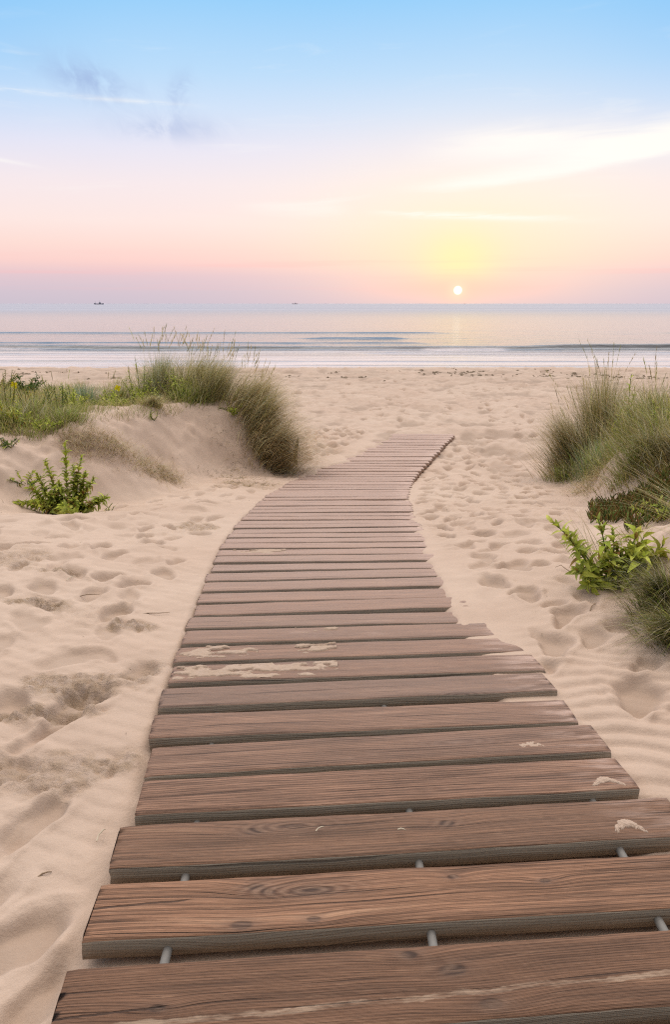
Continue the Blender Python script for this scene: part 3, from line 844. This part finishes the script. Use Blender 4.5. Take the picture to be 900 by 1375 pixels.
LGREEN = [(.46, .52, .07), (.55, .58, .10), (.34, .40, .05), (.60, .60, .15), (.40, .45, .10)]
LRED = [(.30, .13, .05), (.34, .20, .05), (.26, .20, .04)]
LDARK = [(.06, .11, .03), (.08, .13, .035), (.05, .09, .03)]
LOLIVE = [(.36, .34, .05), (.48, .36, .05), (.56, .33, .05), (.28, .30, .05)]
def leafy(label, px, d, stems, pal, leaf=(.05, .016), nleaf=26, name='leafy_plant', cat='plant', flowers=(), rosette=True, low=None, group=None, redbase=.10):
    """stems: list of (dx, dy, dz tip offsets, start dx, dy)"""
    p = at(px, d); p.z -= .01
    root = empty(name, p, label, cat, group)
    for si, (tx, ty, tz, sx, sy) in enumerate(stems):
        s = Vector((sx, sy, float(macro(p.x + sx, p.y + sy)) - p.z - .01)); e = Vector((tx, ty, tz))
        mid = s.lerp(e, .5) + Vector((random.gauss(0, .03), random.gauss(0, .03), .12 * (e - s).length * (1 if tz < .6 * (e - s).length else .2)))
        pts = []
        for i in range(9):
            t = i / 8; pts.append(s * (1 - t) ** 2 + mid * 2 * t * (1 - t) + e * t * t)
        V, Q = tube(pts, [.004 * (1 - .6 * i / 8) + .001 for i in range(9)], 6)
        cc = np.tile(np.array([[.20, .22, .07]]), (len(V), 1)); 
        st = np_mesh('stem', V, Q, M_LEAF, root, cc)
        LV = []; LC = []; LQ = []
        N = nleaf
        for j in range(N):
            t = .06 + .94 * (j + random.random() * .6) / N
            i = min(int(t * 8), 7); f = t * 8 - i
            P = pts[i].lerp(pts[min(i + 1, 8)], min(f, 1)); ax = (pts[min(i + 1, 8)] - pts[i]).normalized()
            ang = j * 2.4 + random.gauss(0, .4)
            ref = Vector((0, 0, 1)) if abs(ax.z) < .9 else Vector((1, 0, 0))
            a = ax.cross(ref).normalized(); b = ax.cross(a)
            rad = a * math.cos(ang) + b * math.sin(ang)
            tip = t > .86
            spread = random.uniform(-.1, .8) if not tip else random.uniform(.6, 1.6)
            axis = (rad + ax * spread + Vector((random.gauss(0, .3), random.gauss(0, .3), random.gauss(.15, .35)))).normalized()
            side_ = axis.cross(rad.cross(axis)).normalized() if False else axis.cross(ax)
            side_ = side_.normalized() if side_.length > .05 else a
            up = side_.cross(axis).normalized()
            if up.z < 0: up = -up
            k = random.uniform(.55, 1.2) * (.7 if tip else 1.0) * (1.1 - .3 * t)
            c = random.choice(pal); q = random.uniform(.75, 1.3); c = [z_ * q for z_ in c]
            if random.random() < redbase * (2.2 if t < .3 else .6): c = list(random.choice(LRED))
            tc = [c[0] * 1.1, c[1] * 1.05, c[2]]
            v_, c_ = leaf_verts(P, axis, side_, up, leaf[0] * k, leaf[1] * k * random.uniform(.8, 1.3), random.uniform(-.1, .6), c, tc)
            LQ.append(LEAF_Q + len(LV)); LV += [list(q_) for q_ in v_]; LC += c_
        np_mesh('leaves', np.array(LV), np.concatenate(LQ), M_LEAF, st, np.array(LC))
        if si in flowers:
            FV = []; FC = []; FQ = []
            P = e + Vector((0, -.01, .015)); R_ = .044
            for kf in range(4):
                ang = kf * PI / 2 + .4
                dirv = Vector((math.cos(ang), -.45, math.sin(ang) * .9 + .25)).normalized()
                sd = dirv.cross(Vector((0, -1, .4))).normalized(); n_ = sd.cross(dirv)
                b0 = len(FV)
                for t, w in ((0, .15), (.35, .75), (.7, 1.1), (.92, .95), (1, .6)):
                    c = P + dirv * (R_ * t) - n_ * (.010 * t * t)
                    for sgn in (-1, 0, 1): FV.append(list(c + sd * (sgn * R_ * .40 * w) + n_ * (.006 * abs(sgn)))); FC.append([.85, .72, .02])
                FQ.append(np.array([[b0 + i * 3 + j, b0 + i * 3 + j + 1, b0 + i * 3 + j + 4, b0 + i * 3 + j + 3] for i in range(4) for j in range(2)]))
            np_mesh('flower', np.array(FV), np.concatenate(FQ), M_PETAL, st, np.array(FC))
    return root
def bushy(n, spread, h, depth=None, up=.6):
    out = []
    for i in range(n):
        a = 2 * PI * i / n + random.gauss(0, .4); r = spread * random.uniform(.35, 1.0)
        out.append((r * math.cos(a), (depth or spread) * math.sin(a) * random.uniform(.3, 1), h * random.uniform(up, 1.0) * (1.15 - .5 * r / spread), r * .15 * math.cos(a), r * .1 * math.sin(a)))
    return out

# left dune: marram clumps ------------------------------------------------------
GL = 'marram clumps on the left dune'
grass('dry brown marram clump drooping over the end of the left dune', 362, 9.8, 4200, .74, .33, BROWN, .36, .62, (.65, -.40), .0044, 6, 1.1, .06, group=GL)
grass('light brown marram clump linking the drooping and arching clumps', 345, 10.05, 2600, .74, .32, BROWN + TAN, .34, .55, (.6, -.2), .0044, 8, 1.1, .06, group=GL)
grass('tan marram clump arching to the right on the left dune', 335, 10.35, 2800, .72, .36, TAN + BROWN, .30, .50, (.55, 0), .0044, 20, 1.15, .08, group=GL)
grass('tall tan and green marram clump with pale plumes mid left dune', 283, 10.3, 2600, .72, .34, TAN, .18, .32, (.30, 0), .0042, 24, 1.2, .18, group=GL)
grass('grey green marram clump with the tallest plumes on the left dune', 215, 10.6, 2400, .66, .34, TAN + BLUEGREEN + OLIVE[:2], .12, .22, (.15, 0), .0042, 26, 1.35, .2, group=GL)
grass('pale straw marram clump between the plumed clump and the arching one', 258, 10.45, 2200, .74, .34, TAN, .16, .3, (.25, 0), .0044, 14, 1.25, .15, group=GL)
grass('short green grass tuft in front of the tall plumed clumps', 255, 10.0, 1000, .34, .30, GREEN, .2, .3, (.1, 0), .005, 0, group=GL)
grass('blue green upright grass tuft on the left dune', 112, 10.3, 700, .40, .20, BLUEGREEN, .12, .15, (0, 0), .006, 0, dark=.1, group=GL)
grass('low dry and green grass left of the plumed clumps', 160, 10.4, 1300, .34, .40, TAN + GREEN, .25, .35, (.1, 0), .0045, 6, 1.3, group=GL)
grass('yellowish grass tuft at the left edge of the photo', 8, 7.9, 900, .42, .28, TAN + GREEN[:2], .2, .3, (.05, -.05), .0048, 0, group=GL)
grass('straw and green grass tuft below the orange weeds', 42, 8.3, 1100, .40, .30, TAN + GREEN, .2, .3, (.05, -.1), .0048, 0, group=GL)
grass('straw coloured grass tuft in the middle of the left dune top', 70, 9.6, 1300, .34, .42, TAN + GREEN[3:], .25, .3, (.1, 0), .0048, 4, 1.3, group=GL)
grass('wispy green and straw tuft at the far left edge behind the yellow flowers', -12, 9.6, 1300, .44, .40, TAN + GREEN, .2, .3, (.1, 0), .0048, 6, 1.3, group=GL)
grass('thin green grass tuft behind the leafy front bush', 85, 8.0, 800, .26, .28, GREEN + TAN[:1], .25, .35, (.1, -.1), .0045, 0, group=GL)
grass('short dry grass on the crest of the left dune', 205, 9.3, 1000, .20, .17, TAN + BROWN, .35, .45, (.2, -.3), .004, 0, group=GL)
# left dune: leafy plants -------------------------------------------------------
leafy('bushy bright green plant at the foot of the left dune', 90, 6.4, [
    (-0.477, 0.000, 0.109, -0.075, 0.000), (-0.227, -0.022, 0.393, -0.090, 0.000), (-0.182, 0.088, 0.480, -0.060, 0.020), (0.023, 0.055, 0.655, 0.000, 0.030), (0.090, 0.000, 0.459, 0.030, 0.000), (0.193, 0.022, 0.393, 0.075, 0.000),
    (0.250, 0.044, 0.328, 0.075, 0.000), (0.374, 0.000, 0.164, 0.120, 0.000), (-0.090, -0.088, 0.218, 0.000, -0.040), (0.113, -0.110, 0.175, 0.030, -0.050), (-0.023, -0.066, 0.328, 0.000, 0.000), (0.147, 0.088, 0.524, 0.045, 0.030), (-0.317, 0.055, 0.240, -0.090, 0.000), (0.034, -0.154, 0.066, 0.030, -0.080)],
    LGREEN, (.078, .036), 92, name='leafy_bush', cat='plant', redbase=.12)
leafy('low spreading skirt of bright green leaves around the leafy front bush', 88, 6.32, bushy(14, .36, .24, up=.5), LGREEN, (.07, .032), 34, redbase=.14)
leafy('small low green plant left of the leafy front bush', 36, 6.7, bushy(7, .26, .16), LGREEN[:3] + LDARK[:1], (.05, .015), 18, redbase=.1)
leafy('green sprigs at the left edge above the bare sand', 10, 7.1, bushy(6, .22, .14), LDARK + LGREEN[:1], (.045, .014), 16)
leafy('yellow flowered weed at the left edge among orange stems', 12, 8.3, bushy(8, .24, .62, up=.75), LOLIVE + LGREEN[:2], (.055, .014), 30, name='flowering_weed', flowers=(2, 4), redbase=.3)
leafy('orange tinged weed beside the yellow flowers on the left dune', 44, 8.6, bushy(11, .36, .56, up=.65), LOLIVE, (.045, .013), 30, name='orange_weed', redbase=.45)
leafy('dark green leafy weed right of the orange stems', 80, 8.6, bushy(7, .16, .48, up=.7), LGREEN[:3] + LDARK, (.06, .016), 30, redbase=.02)
leafy('dark green shrub on the far left of the dune top', 38, 11.6, bushy(12, .32, .36, up=.6), LDARK, (.075, .026), 30, name='dune_shrub', cat='shrub', redbase=0)
leafy('reddish brown shrub at the left edge against the beach', 4, 11.9, bushy(12, .42, .36, up=.7), LOLIVE + LRED[:2] + LDARK, (.05, .016), 30, name='dune_shrub', cat='shrub', redbase=.35)
leafy('small dark weed right of the dark shrub', 66, 11.2, bushy(5, .14, .30), LDARK + LGREEN[:1], (.05, .016), 20, redbase=0)
leafy('green weed with one yellow flower on the left dune', 150, 10.0, bushy(7, .20, .34, up=.75), LGREEN, (.06, .013), 26, name='flowering_weed', flowers=(1, ), redbase=.02)
leafy('tall green weed beside the plumed grass', 187, 10.2, [(-.02, 0, .62, 0, 0), (.10, .02, .50, .03, 0), (-.12, 0, .44, -.03, 0), (.2, 0, .36, .05, 0), (-.22, .02, .30, -.05, 0)], LGREEN, (.07, .016), 40, redbase=0)
leafy('green leafy weed among the plumed grasses', 240, 10.05, bushy(9, .30, .50, up=.7), LGREEN, (.07, .016), 34, redbase=0)
leafy('yellowish green weed low in front of the tan marram', 315, 9.95, bushy(7, .24, .22), LGREEN[:2] + LOLIVE[:1], (.05, .014), 22, redbase=.05)
leafy('low yellow green weeds at the left edge below the orange stems', 18, 7.75, bushy(9, .30, .34, up=.6), LGREEN + LOLIVE[:2], (.065, .020), 28, redbase=.08)
leafy('bright green weed between the straw tuft and the blue green tuft', 100, 9.2, bushy(8, .26, .36, up=.6), LGREEN, (.065, .018), 28, redbase=.03)
leafy('bright green weeds in front of the weed with one yellow flower', 148, 9.55, bushy(9, .30, .26, up=.6), LGREEN, (.06, .018), 26, redbase=.03)
leafy('green weed at the foot of the tall green weed beside the plumes', 192, 9.85, bushy(9, .30, .32, up=.6), LGREEN, (.065, .018), 28, redbase=.03)
leafy('single small sprout on the bare left dune face', 206, 8.95, bushy(4, .05, .15, up=.8), LGREEN, (.045, .010), 10, redbase=0)
leafy('low green mat of leaves on the left dune behind the front bush', 58, 7.75, bushy(10, .36, .18), LGREEN, (.055, .016), 22, redbase=.03)
leafy('tiny sprout on sand right of the leafy front bush', 146, 6.75, bushy(4, .09, .10), LOLIVE[:1] + LGREEN[:1], (.03, .008), 8, redbase=.2)

# right dune --------------------------------------------------------------------
GR = 'marram clumps on the right dune'
grass('dark olive marram clump with tall plumes on the right dune', 806, 9.35, 3000, 1.0, .32, OLIVE + BROWN[:2], .12, .16, (-.05, 0), .0045, 24, 1.15, .35, group=GR)
grass('brownish marram clump fanning left over the path sand', 770, 9.1, 2600, .72, .30, OLIVE + BROWN, .30, .28, (-.55, -.1), .0045, 12, 1.2, .32, group=GR)
grass('short green tuft at the foot of the fanning clump', 757, 8.75, 700, .30, .20, GREEN + OLIVE + BROWN[:1], .2, .4, (-.2, -.3), .0045, 0, group=GR)
grass('pale grey green tuft in front of the dark olive clump', 797, 8.4, 1100, .46, .20, BLUEGREEN + GREEN[1:4], .22, .25, (.1, 0), .0055, 5, 1.25, .08, group=GR)
grass('light green grass right of the pale tuft', 822, 8.2, 1200, .46, .30, GREEN[1:] + TAN[:2], .22, .35, (.2, 0), .0045, 4, 1.2, .12, group=GR)
grass('wide green and tan grass mass at the right edge', 880, 7.6, 3000, .66, .50, GREEN + TAN + OLIVE, .22, .30, (-.05, 0), .0045, 8, 1.25, .2, group=GR)
grass('straw and olive grass above the fleshy mat at the right edge', 890, 6.9, 2200, .50, .42, TAN + OLIVE + GREEN[:2], .25, .4, (-.2, -.1), .0046, 4, 1.2, .2, group=GR)
grass('green grass beside the tall upright weed on the right dune', 852, 7.5, 600, .36, .26, GREEN + OLIVE[:2], .25, .4, (-.2, -.2), .0046, 2, 1.2, .2, group=GR)
grass('dark olive grass hanging down the right dune', 868, 6.75, 2200, .44, .32, OLIVE + GREEN[:3], .30, .55, (-.25, -.35), .0048, 0, dark=.3, group=GR)
grass('dry thin grass behind the right edge mass', 880, 10.0, 1300, .50, .45, TAN + GREEN[3:], .2, .25, (0, 0), .004, 8, 1.2, .12, group=GR)
grass('olive grass at the right edge beside the fleshy mat', 912, 6.3, 1600, .42, .34, OLIVE + TAN[:2], .3, .5, (-.3, -.2), .0048, 2, dark=.25, group=GR)
grass('wiry grass with long bending blades above the right plant', 806, 3.86, 90, .42, .10, TAN + OLIVE, .30, .25, (-.65, .2), .0042, 0, dark=.1, group=GR)
grass('dark green grass at the foot of the right dune', 893, 3.25, 1500, .30, .15, OLIVE + GREEN + DARK, .25, .5, (-.5, -.3), .0040, 0, dark=.4, group=GR)
grass('dark trailing grass at the lowest corner of the right dune', 915, 2.95, 1300, .28, .14, OLIVE + GREEN + DARK, .3, .6, (-.6, -.35), .0040, 0, dark=.35, group=GR)
grass('pale long blades sweeping left from the right edge', 948, 3.35, 70, .55, .08, TAN + [(.45, .44, .25)], .85, .35, (-1.2, .1), .0042, 0, dark=.0, group=GR, zoff=.12)
grass('sparse dry grass on the sand lip of the right dune', 850, 4.35, 160, .20, .24, TAN + BROWN, .5, .4, (-.2, -.2), .0042, 0, dark=.1, group=GR)
leafy('tall upright bright green weed on the right dune', 838, 7.9, [(0, 0, .78, 0, 0), (.05, 0, .56, .02, 0), (-.06, .02, .40, -.02, 0), (.10, 0, .34, .03, 0)], LGREEN, (.085, .020), 42, redbase=0)
leafy('green weed poking out of the grass mass at the right edge', 888, 6.9, bushy(7, .20, .50, up=.7), LGREEN, (.07, .020), 30, redbase=.05)
leafy('low green weed at the right end of the fleshy mat', 885, 4.75, bushy(8, .20, .16, up=.6), LGREEN + LOLIVE[:1], (.055, .018), 20, redbase=.15)
leafy('broad leaved green plant leaning over the path sand at right', 822, 3.62, [
    (-0.338, 0.024, 0.358, -0.020, 0.000), (-0.260, -0.024, 0.291, -0.020, 0.000), (-0.104, 0.000, 0.370, -0.010, 0.000), (0.000, 0.072, 0.302, 0.000, 0.000), (0.130, 0.048, 0.291, 0.020, 0.000), (-0.208, -0.060, 0.112, -0.020, 0.000), (0.078, -0.060, 0.179, 0.020, 0.000),
    (-0.052, -0.072, 0.202, 0.000, 0.000), (0.156, -0.024, 0.134, 0.030, 0.000), (-0.156, -0.096, 0.056, -0.020, 0.000)],
    LGREEN, (.085, .030), 46, name='leafy_plant', redbase=.12)

leafy('yellow green plant with the broadest leaves at the right of the leaning plant', 858, 3.62, bushy(7, .16, .24, up=.6), LGREEN[:2] + LOLIVE[:1], (.115, .044), 14, redbase=.10)
def ice_mat():
    """fleshy three-sided finger leaves forming a mat"""
    n = 3400; V = []; C = []; Q = []
    for i in range(n):
        px = random.uniform(792, 960); d = random.uniform(4.6, 6.3)
        if px < 840 and d < 5.1: continue
        p = at(px, d)
        if NA.fbm(p.x * 2.2, p.y * 2.2, 2) < -.22: continue
        L = random.uniform(.03, .058); r = random.uniform(.0045, .0065)
        a = random.random() * 2 * PI; tilt = random.uniform(.15, .9)
        ax = Vector((math.cos(a) * tilt, math.sin(a) * tilt, 1)).normalized()
        s1 = ax.cross(Vector((0, 0, 1)) if abs(ax.z) < .95 else Vector((1, 0, 0))).normalized(); s2 = ax.cross(s1)
        z0 = p.z + abs(random.gauss(0, .035))
        b0 = len(V)
        c = random.choice([(.16, .20, .05), (.20, .25, .06), (.30, .16, .06), (.24, .22, .06), (.12, .15, .04), (.34, .28, .08)]); q = random.uniform(.7, 1.3)
        for t, w in ((0, .7), (.35, 1.0), (.7, .85), (1, .12)):
            cen = Vector((p.x, p.y, z0)) + ax * (L * t) + Vector((math.cos(a + 1), math.sin(a + 1), .5)) * (.35 * L * t * t)
            for k in range(3):
                th = 2 * PI * k / 3
                V.append(list(cen + (s1 * math.cos(th) + s2 * math.sin(th)) * r * w))
                C.append([q * x for x in c] if t < .9 else [q * .30, q * .14, q * .05])
        for lv in range(3):
            for k in range(3):
                Q.append([b0 + lv * 3 + k, b0 + lv * 3 + (k + 1) % 3, b0 + lv * 3 + 3 + (k + 1) % 3, b0 + lv * 3 + 3 + k])
    o = np_mesh('ice_plant_mat', np.array(V), np.array(Q), M_LEAF, None, np.array(C))
    tag(o, 'mat of fleshy reddish green leaves creeping over the right dune', 'ground cover', None, 'stuff')
ice_mat()

# loose ground cover of short dry grass on both dune tops, and root straw hanging from the left crest
def cover(name, label, n, gen, pal, L, lean, droop, width, wind):
    pts = []
    while len(pts) < n:
        p = gen()
        if p is not None: pts.append(p)
    pts = np.array(pts); z = macro(pts[:, 0], pts[:, 1]) - .01
    base = np.stack([pts[:, 0], pts[:, 1], z], -1); m_ = len(base)
    az_ = np.arctan2(wind[1] + RNG.normal(0, 1, m_), wind[0] + RNG.normal(0, 1, m_))
    c1 = pick(pal, m_); c0 = c1 * .6
    V, Q, C, _ = blades(base, az_, L * RNG.uniform(.4, 1.1, m_), np.clip(RNG.normal(lean, .2, m_), 0, 1.2), np.clip(RNG.normal(droop, .2, m_), 0, 1.5), np.full(m_, width), c0, c1, 4)
    return tag(np_mesh(name, V, Q, M_BLADE, None, C), label, 'ground cover', None, 'stuff')
def genL():
    px = random.uniform(-60, 300) if random.random() < .5 else random.uniform(-80, 115); d = random.uniform(7.4, 12.2)
    p = at(px, d); s = (p.x + 2.1) * -.888 + (p.y - 6.97) * .461
    if s < 1.0 or NB.fbm(p.x * 1.1, p.y * 1.1, 3) < (-.12 if px > 110 else -.4): return None
    return p.x, p.y
cover('dune_ground_cover', 'short mixed dry and green growth covering the left dune top', 15000, genL, TAN + GREEN + BROWN[:2], .19, .4, .4, .0045, (.2, 0))
def genR():
    px = random.uniform(790, 1000); d = random.uniform(5.6, 10.3)
    p = at(px, d)
    if p.x < foot_r(d) + .45 or NB.fbm(p.x * 1.3, p.y * 1.3, 3) < -.1: return None
    return p.x, p.y
cover('dune_ground_cover', 'short olive and straw growth covering the right dune top', 5000, genR, TAN + OLIVE + GREEN, .15, .4, .4, .0045, (-.2, -.1))
def genS():
    t = random.random(); px = 85 + 150 * t + random.gauss(0, 8); d = 7.55 + .75 * t + random.gauss(0, .12)
    p = at(px, d); return p.x, p.y
cover('dry_root_straw', 'brown root straw hanging from the crest of the left dune', 2200, genS, BROWN + TAN[:1], .16, .8, .9, .0035, (.7, -.9))
def genS3():
    px = random.gauss(335, 42); d = random.uniform(8.2, 10.0)
    p = at(px, d)
    if p.x > float(xc(d)) - HALF - .1 or NB.fbm(p.x * 4, p.y * 4, 2) < .05: return None
    return p.x, p.y
cover('dry_root_straw', 'sparse brown straw scraps on the sandy face of the left dune', 800, genS3, BROWN + DARK, .07, 1.0, .8, .005, (.3, -.6))
def genS4():
    y = random.uniform(1.2, 9); x = random.uniform(-.55 * y - .6, .5 * y + .6)
    if abs(x - float(xc(y))) < HALF + .06: return None
    return x, y
cover('beach_litter', 'tiny straw and dark specks scattered over the sand by the boards', 260, genS4, DARK + BROWN[:2], .028, 1.1, .3, .0035, (0, 0))
def genS5():
    p = at(random.gauss(90, 26), random.gauss(6.45, .16)); return p.x, p.y
cover('dry_root_straw', 'dead stems and straw around the foot of the leafy front bush', 160, genS5, BROWN + DARK, .12, .9, .5, .0038, (0, -.3))
def genS2():
    px = random.choice([random.gauss(790, 14), random.gauss(800, 10)]); d = random.gauss(7.7, .3)
    p = at(px, d); return p.x, p.y
cover('dry_root_straw', 'brown dry straw on the sandy end of the right dune', 900, genS2, BROWN, .13, .7, .9, .0035, (-.7, -.7))

# ------------------------------------------------------------------ small things
p = at(396, 10.35)
V, Q = tube([(0, 0, -.1), (.01, 0, .08), (.03, .0, .20), (.055, 0, .30)], [.026, .030, .024, .010], 9)
V = V + np.stack([NA.fbm(V[:, 2] * 30, V[:, 0] * 40, 2) * .01, NB.fbm(V[:, 2] * 30, V[:, 1] * 40, 2) * .01, V[:, 2] * 0], -1)
st = np_mesh('driftwood_stake', V, Q, M_STAKE, loc=p + Vector((0, 0, .03)))
tag(st, 'dark broken wooden stake leaning beside the drooping grass', 'stake')

def twig(px, d, L, ang, mat, label, z=None, rad=.0022, lift=.006):
    p = at(px, d) if z is None else at(px, d, z)
    pts = [(-L / 2, 0, 0), (-L / 6, .06 * L, lift * .6), (L / 5, -.03 * L, lift), (L / 2, .07 * L, .0)]
    V, Q = tube(pts, [rad, rad * 1.1, rad * .9, rad * .5], 6)
    o = np_mesh('twig', V, Q, mat, loc=p + Vector((0, 0, .004))); o.rotation_euler = (0, 0, ang)
    tag(o, label, 'twig')
twig(136, 1.80, .05, 1.3, M_TWIG_PALE, 'short pale straw on the sand left of the near planks', lift=.012)
twig(60, 1.66, .035, .5, M_TWIG, 'tiny dark twig on the smooth sand at lower left')
twig(120, 3.62, .10, .2, M_TWIG, 'brown twig lying in the trampled sand on the left')
twig(205, 3.40, .16, .15, M_TWIG, 'thin brown twig beside the crumbled footprint left of the boards')
twig(95, 3.85, .07, 1.2, M_TWIG_PALE, 'pale straw sticking out of a crumbled footprint')
twig(757, 3.95, .10, 2.2, M_TWIG, 'thin brown twig on the rippled sand left of the broad leaved plant', lift=.02)
twig(797, 3.32, .08, .9, M_TWIG, 'small dark twig on the sand below the broad leaved plant', lift=.02)
twig(350, 6.4, .4, .35, M_TWIG, 'long thin stick on the sand left of the boards') if False else None
pl = PLANK_AT[3]
twig(430, 1.74, .028, .6, M_TWIG_PALE, 'small curled pale straw on the third plank', z=.002, rad=.0018)
twig(540, 1.735, .022, -.3, M_TWIG_PALE, 'small pale wood chip on the third plank near the middle', z=.002, rad=.0022)

# dry weed line on the upper beach
V = []; Q = []
for i in range(700):
    x = random.uniform(-14, 18); y = 27.0 + random.gauss(0, .9) + .04 * x + 1.0 * math.sin(x * .4)
    if NA.fbm(x * .5, y * .5, 2) < -.1: continue
    r = random.uniform(.02, .07) * random.choice([.5, 1, 1.3]); z = float(macro(x, y))
    b = len(V)
    for k in range(8):
        t = 2 * PI * k / 8; q = r * random.uniform(.5, 1.3)
        V.append([x + 1.6 * q * math.cos(t), y + q * math.sin(t), z - .02])
    for k in range(8):
        t = 2 * PI * k / 8; q = r * random.uniform(.2, .6)
        V.append([x + 1.6 * q * math.cos(t), y + q * math.sin(t), z + random.uniform(.01, .03)])
    for k in range(8): Q.append([b + k, b + (k + 1) % 8, b + 8 + (k + 1) % 8, b + 8 + k])
    for k in (0, 2, 4): Q.append([b + 8, b + 8 + k + 1, b + 8 + k + 2, b + 8 + (k + 3) % 8]) if k else None
o = np_mesh('seaweed_line', np.array(V), np.array(Q), M_WEED)
tag(o, 'line of dark dry seaweed scraps along the upper beach', 'seaweed', None, 'stuff')

# ------------------------------------------------------------------ ships on the horizon
def box(V, Q, x0, x1, y0, y1, z0, z1, taper=0.0):
    b = len(V)
    V += [[x0, y0, z0], [x1, y0, z0], [x1, y1, z0], [x0, y1, z0], [x0 + taper, y0 + taper, z1], [x1 - taper, y0 + taper, z1], [x1 - taper, y1 - taper, z1], [x0 + taper, y1 - taper, z1]]
    Q += [[b, b + 3, b + 2, b + 1], [b + 4, b + 5, b + 6, b + 7]] + [[b + k, b + (k + 1) % 4, b + 4 + (k + 1) % 4, b + 4 + k] for k in range(4)]
def ship(px, d, L, label, cat='ship'):
    D = d * math.cos(PITCH) + (H - SEA) * math.sin(PITCH)
    root = empty('fishing_boat', ((px - 450) / 1000 * D, d, SEA), label, cat)
    # hull: stations from stern (left) to bow (right), sheer rising to both ends
    V = []; Q = []
    ns = 12
    for i in range(ns + 1):
        t = i / ns; x = (t - .5) * L
        half = L * .12 * (1 - max(0, (t - .6) / .4) ** 2 * .97) * (.8 + .2 * min(1, t * 6))
        deck = L * (.085 + .11 * max(0, .25 - t) * 2 + .06 * max(0, t - .7) * 2)
        x += L * .05 * (t - .5) * 0
        V += [[x, -half * .75, -1], [x + (.05 * L * t), -half, deck], [x + (.05 * L * t), half, deck], [x, half * .75, -1]]
    for i in range(ns):
        for k in range(4):
            Q.append([i * 4 + k, i * 4 + (k + 1) % 4, i * 4 + 4 + (k + 1) % 4, i * 4 + 4 + k])
    Q += [[0, 3, 2, 1], [ns * 4, ns * 4 + 1, ns * 4 + 2, ns * 4 + 3]]
    np_mesh('hull', np.array(V), np.array(Q), M_HULL, root, smooth=False)
    V = []; Q = []
    box(V, Q, L * .02, L * .22, -L * .07, L * .07, L * .085, L * .20); box(V, Q, L * .05, L * .18, -L * .05, L * .05, L * .20, L * .26, .02 * L)
    np_mesh('wheelhouse', np.array(V), np.array(Q), M_CABIN, root, smooth=False)
    V, Q = tube([(L * .10, 0, L * .25), (L * .10, 0, L * .42)], L * .008, 8); np_mesh('mast', V, Q, M_HULL, root)
    V, Q = tube([(-L * .36, 0, L * .1), (-L * .40, 0, L * .30)], L * .012, 8); np_mesh('stern_gantry', V, Q, M_HULL, root)
    return root
ship(132.5, 2600, 31, 'larger dark fishing boat on the horizon at far left')
ship(396, 3600, 24, 'small faint fishing boat on the horizon left of the sun')
ship(624.5, 4200, 9, 'tiny boat on the horizon just right of the sun', 'boat')

# ------------------------------------------------------------------ render settings
sc.view_settings.view_transform = 'Standard'; sc.view_settings.look = 'None'; sc.view_settings.exposure = 0
sc.cycles.max_bounces = 5; sc.cycles.diffuse_bounces = 3; sc.cycles.glossy_bounces = 2; sc.cycles.transmission_bounces = 4
sc.cycles.use_denoising = False; sc.cycles.filter_width = 1.25
sc.cycles.caustics_reflective = False; sc.cycles.caustics_refractive = False
sc.cycles.sample_clamp_indirect = 4.0
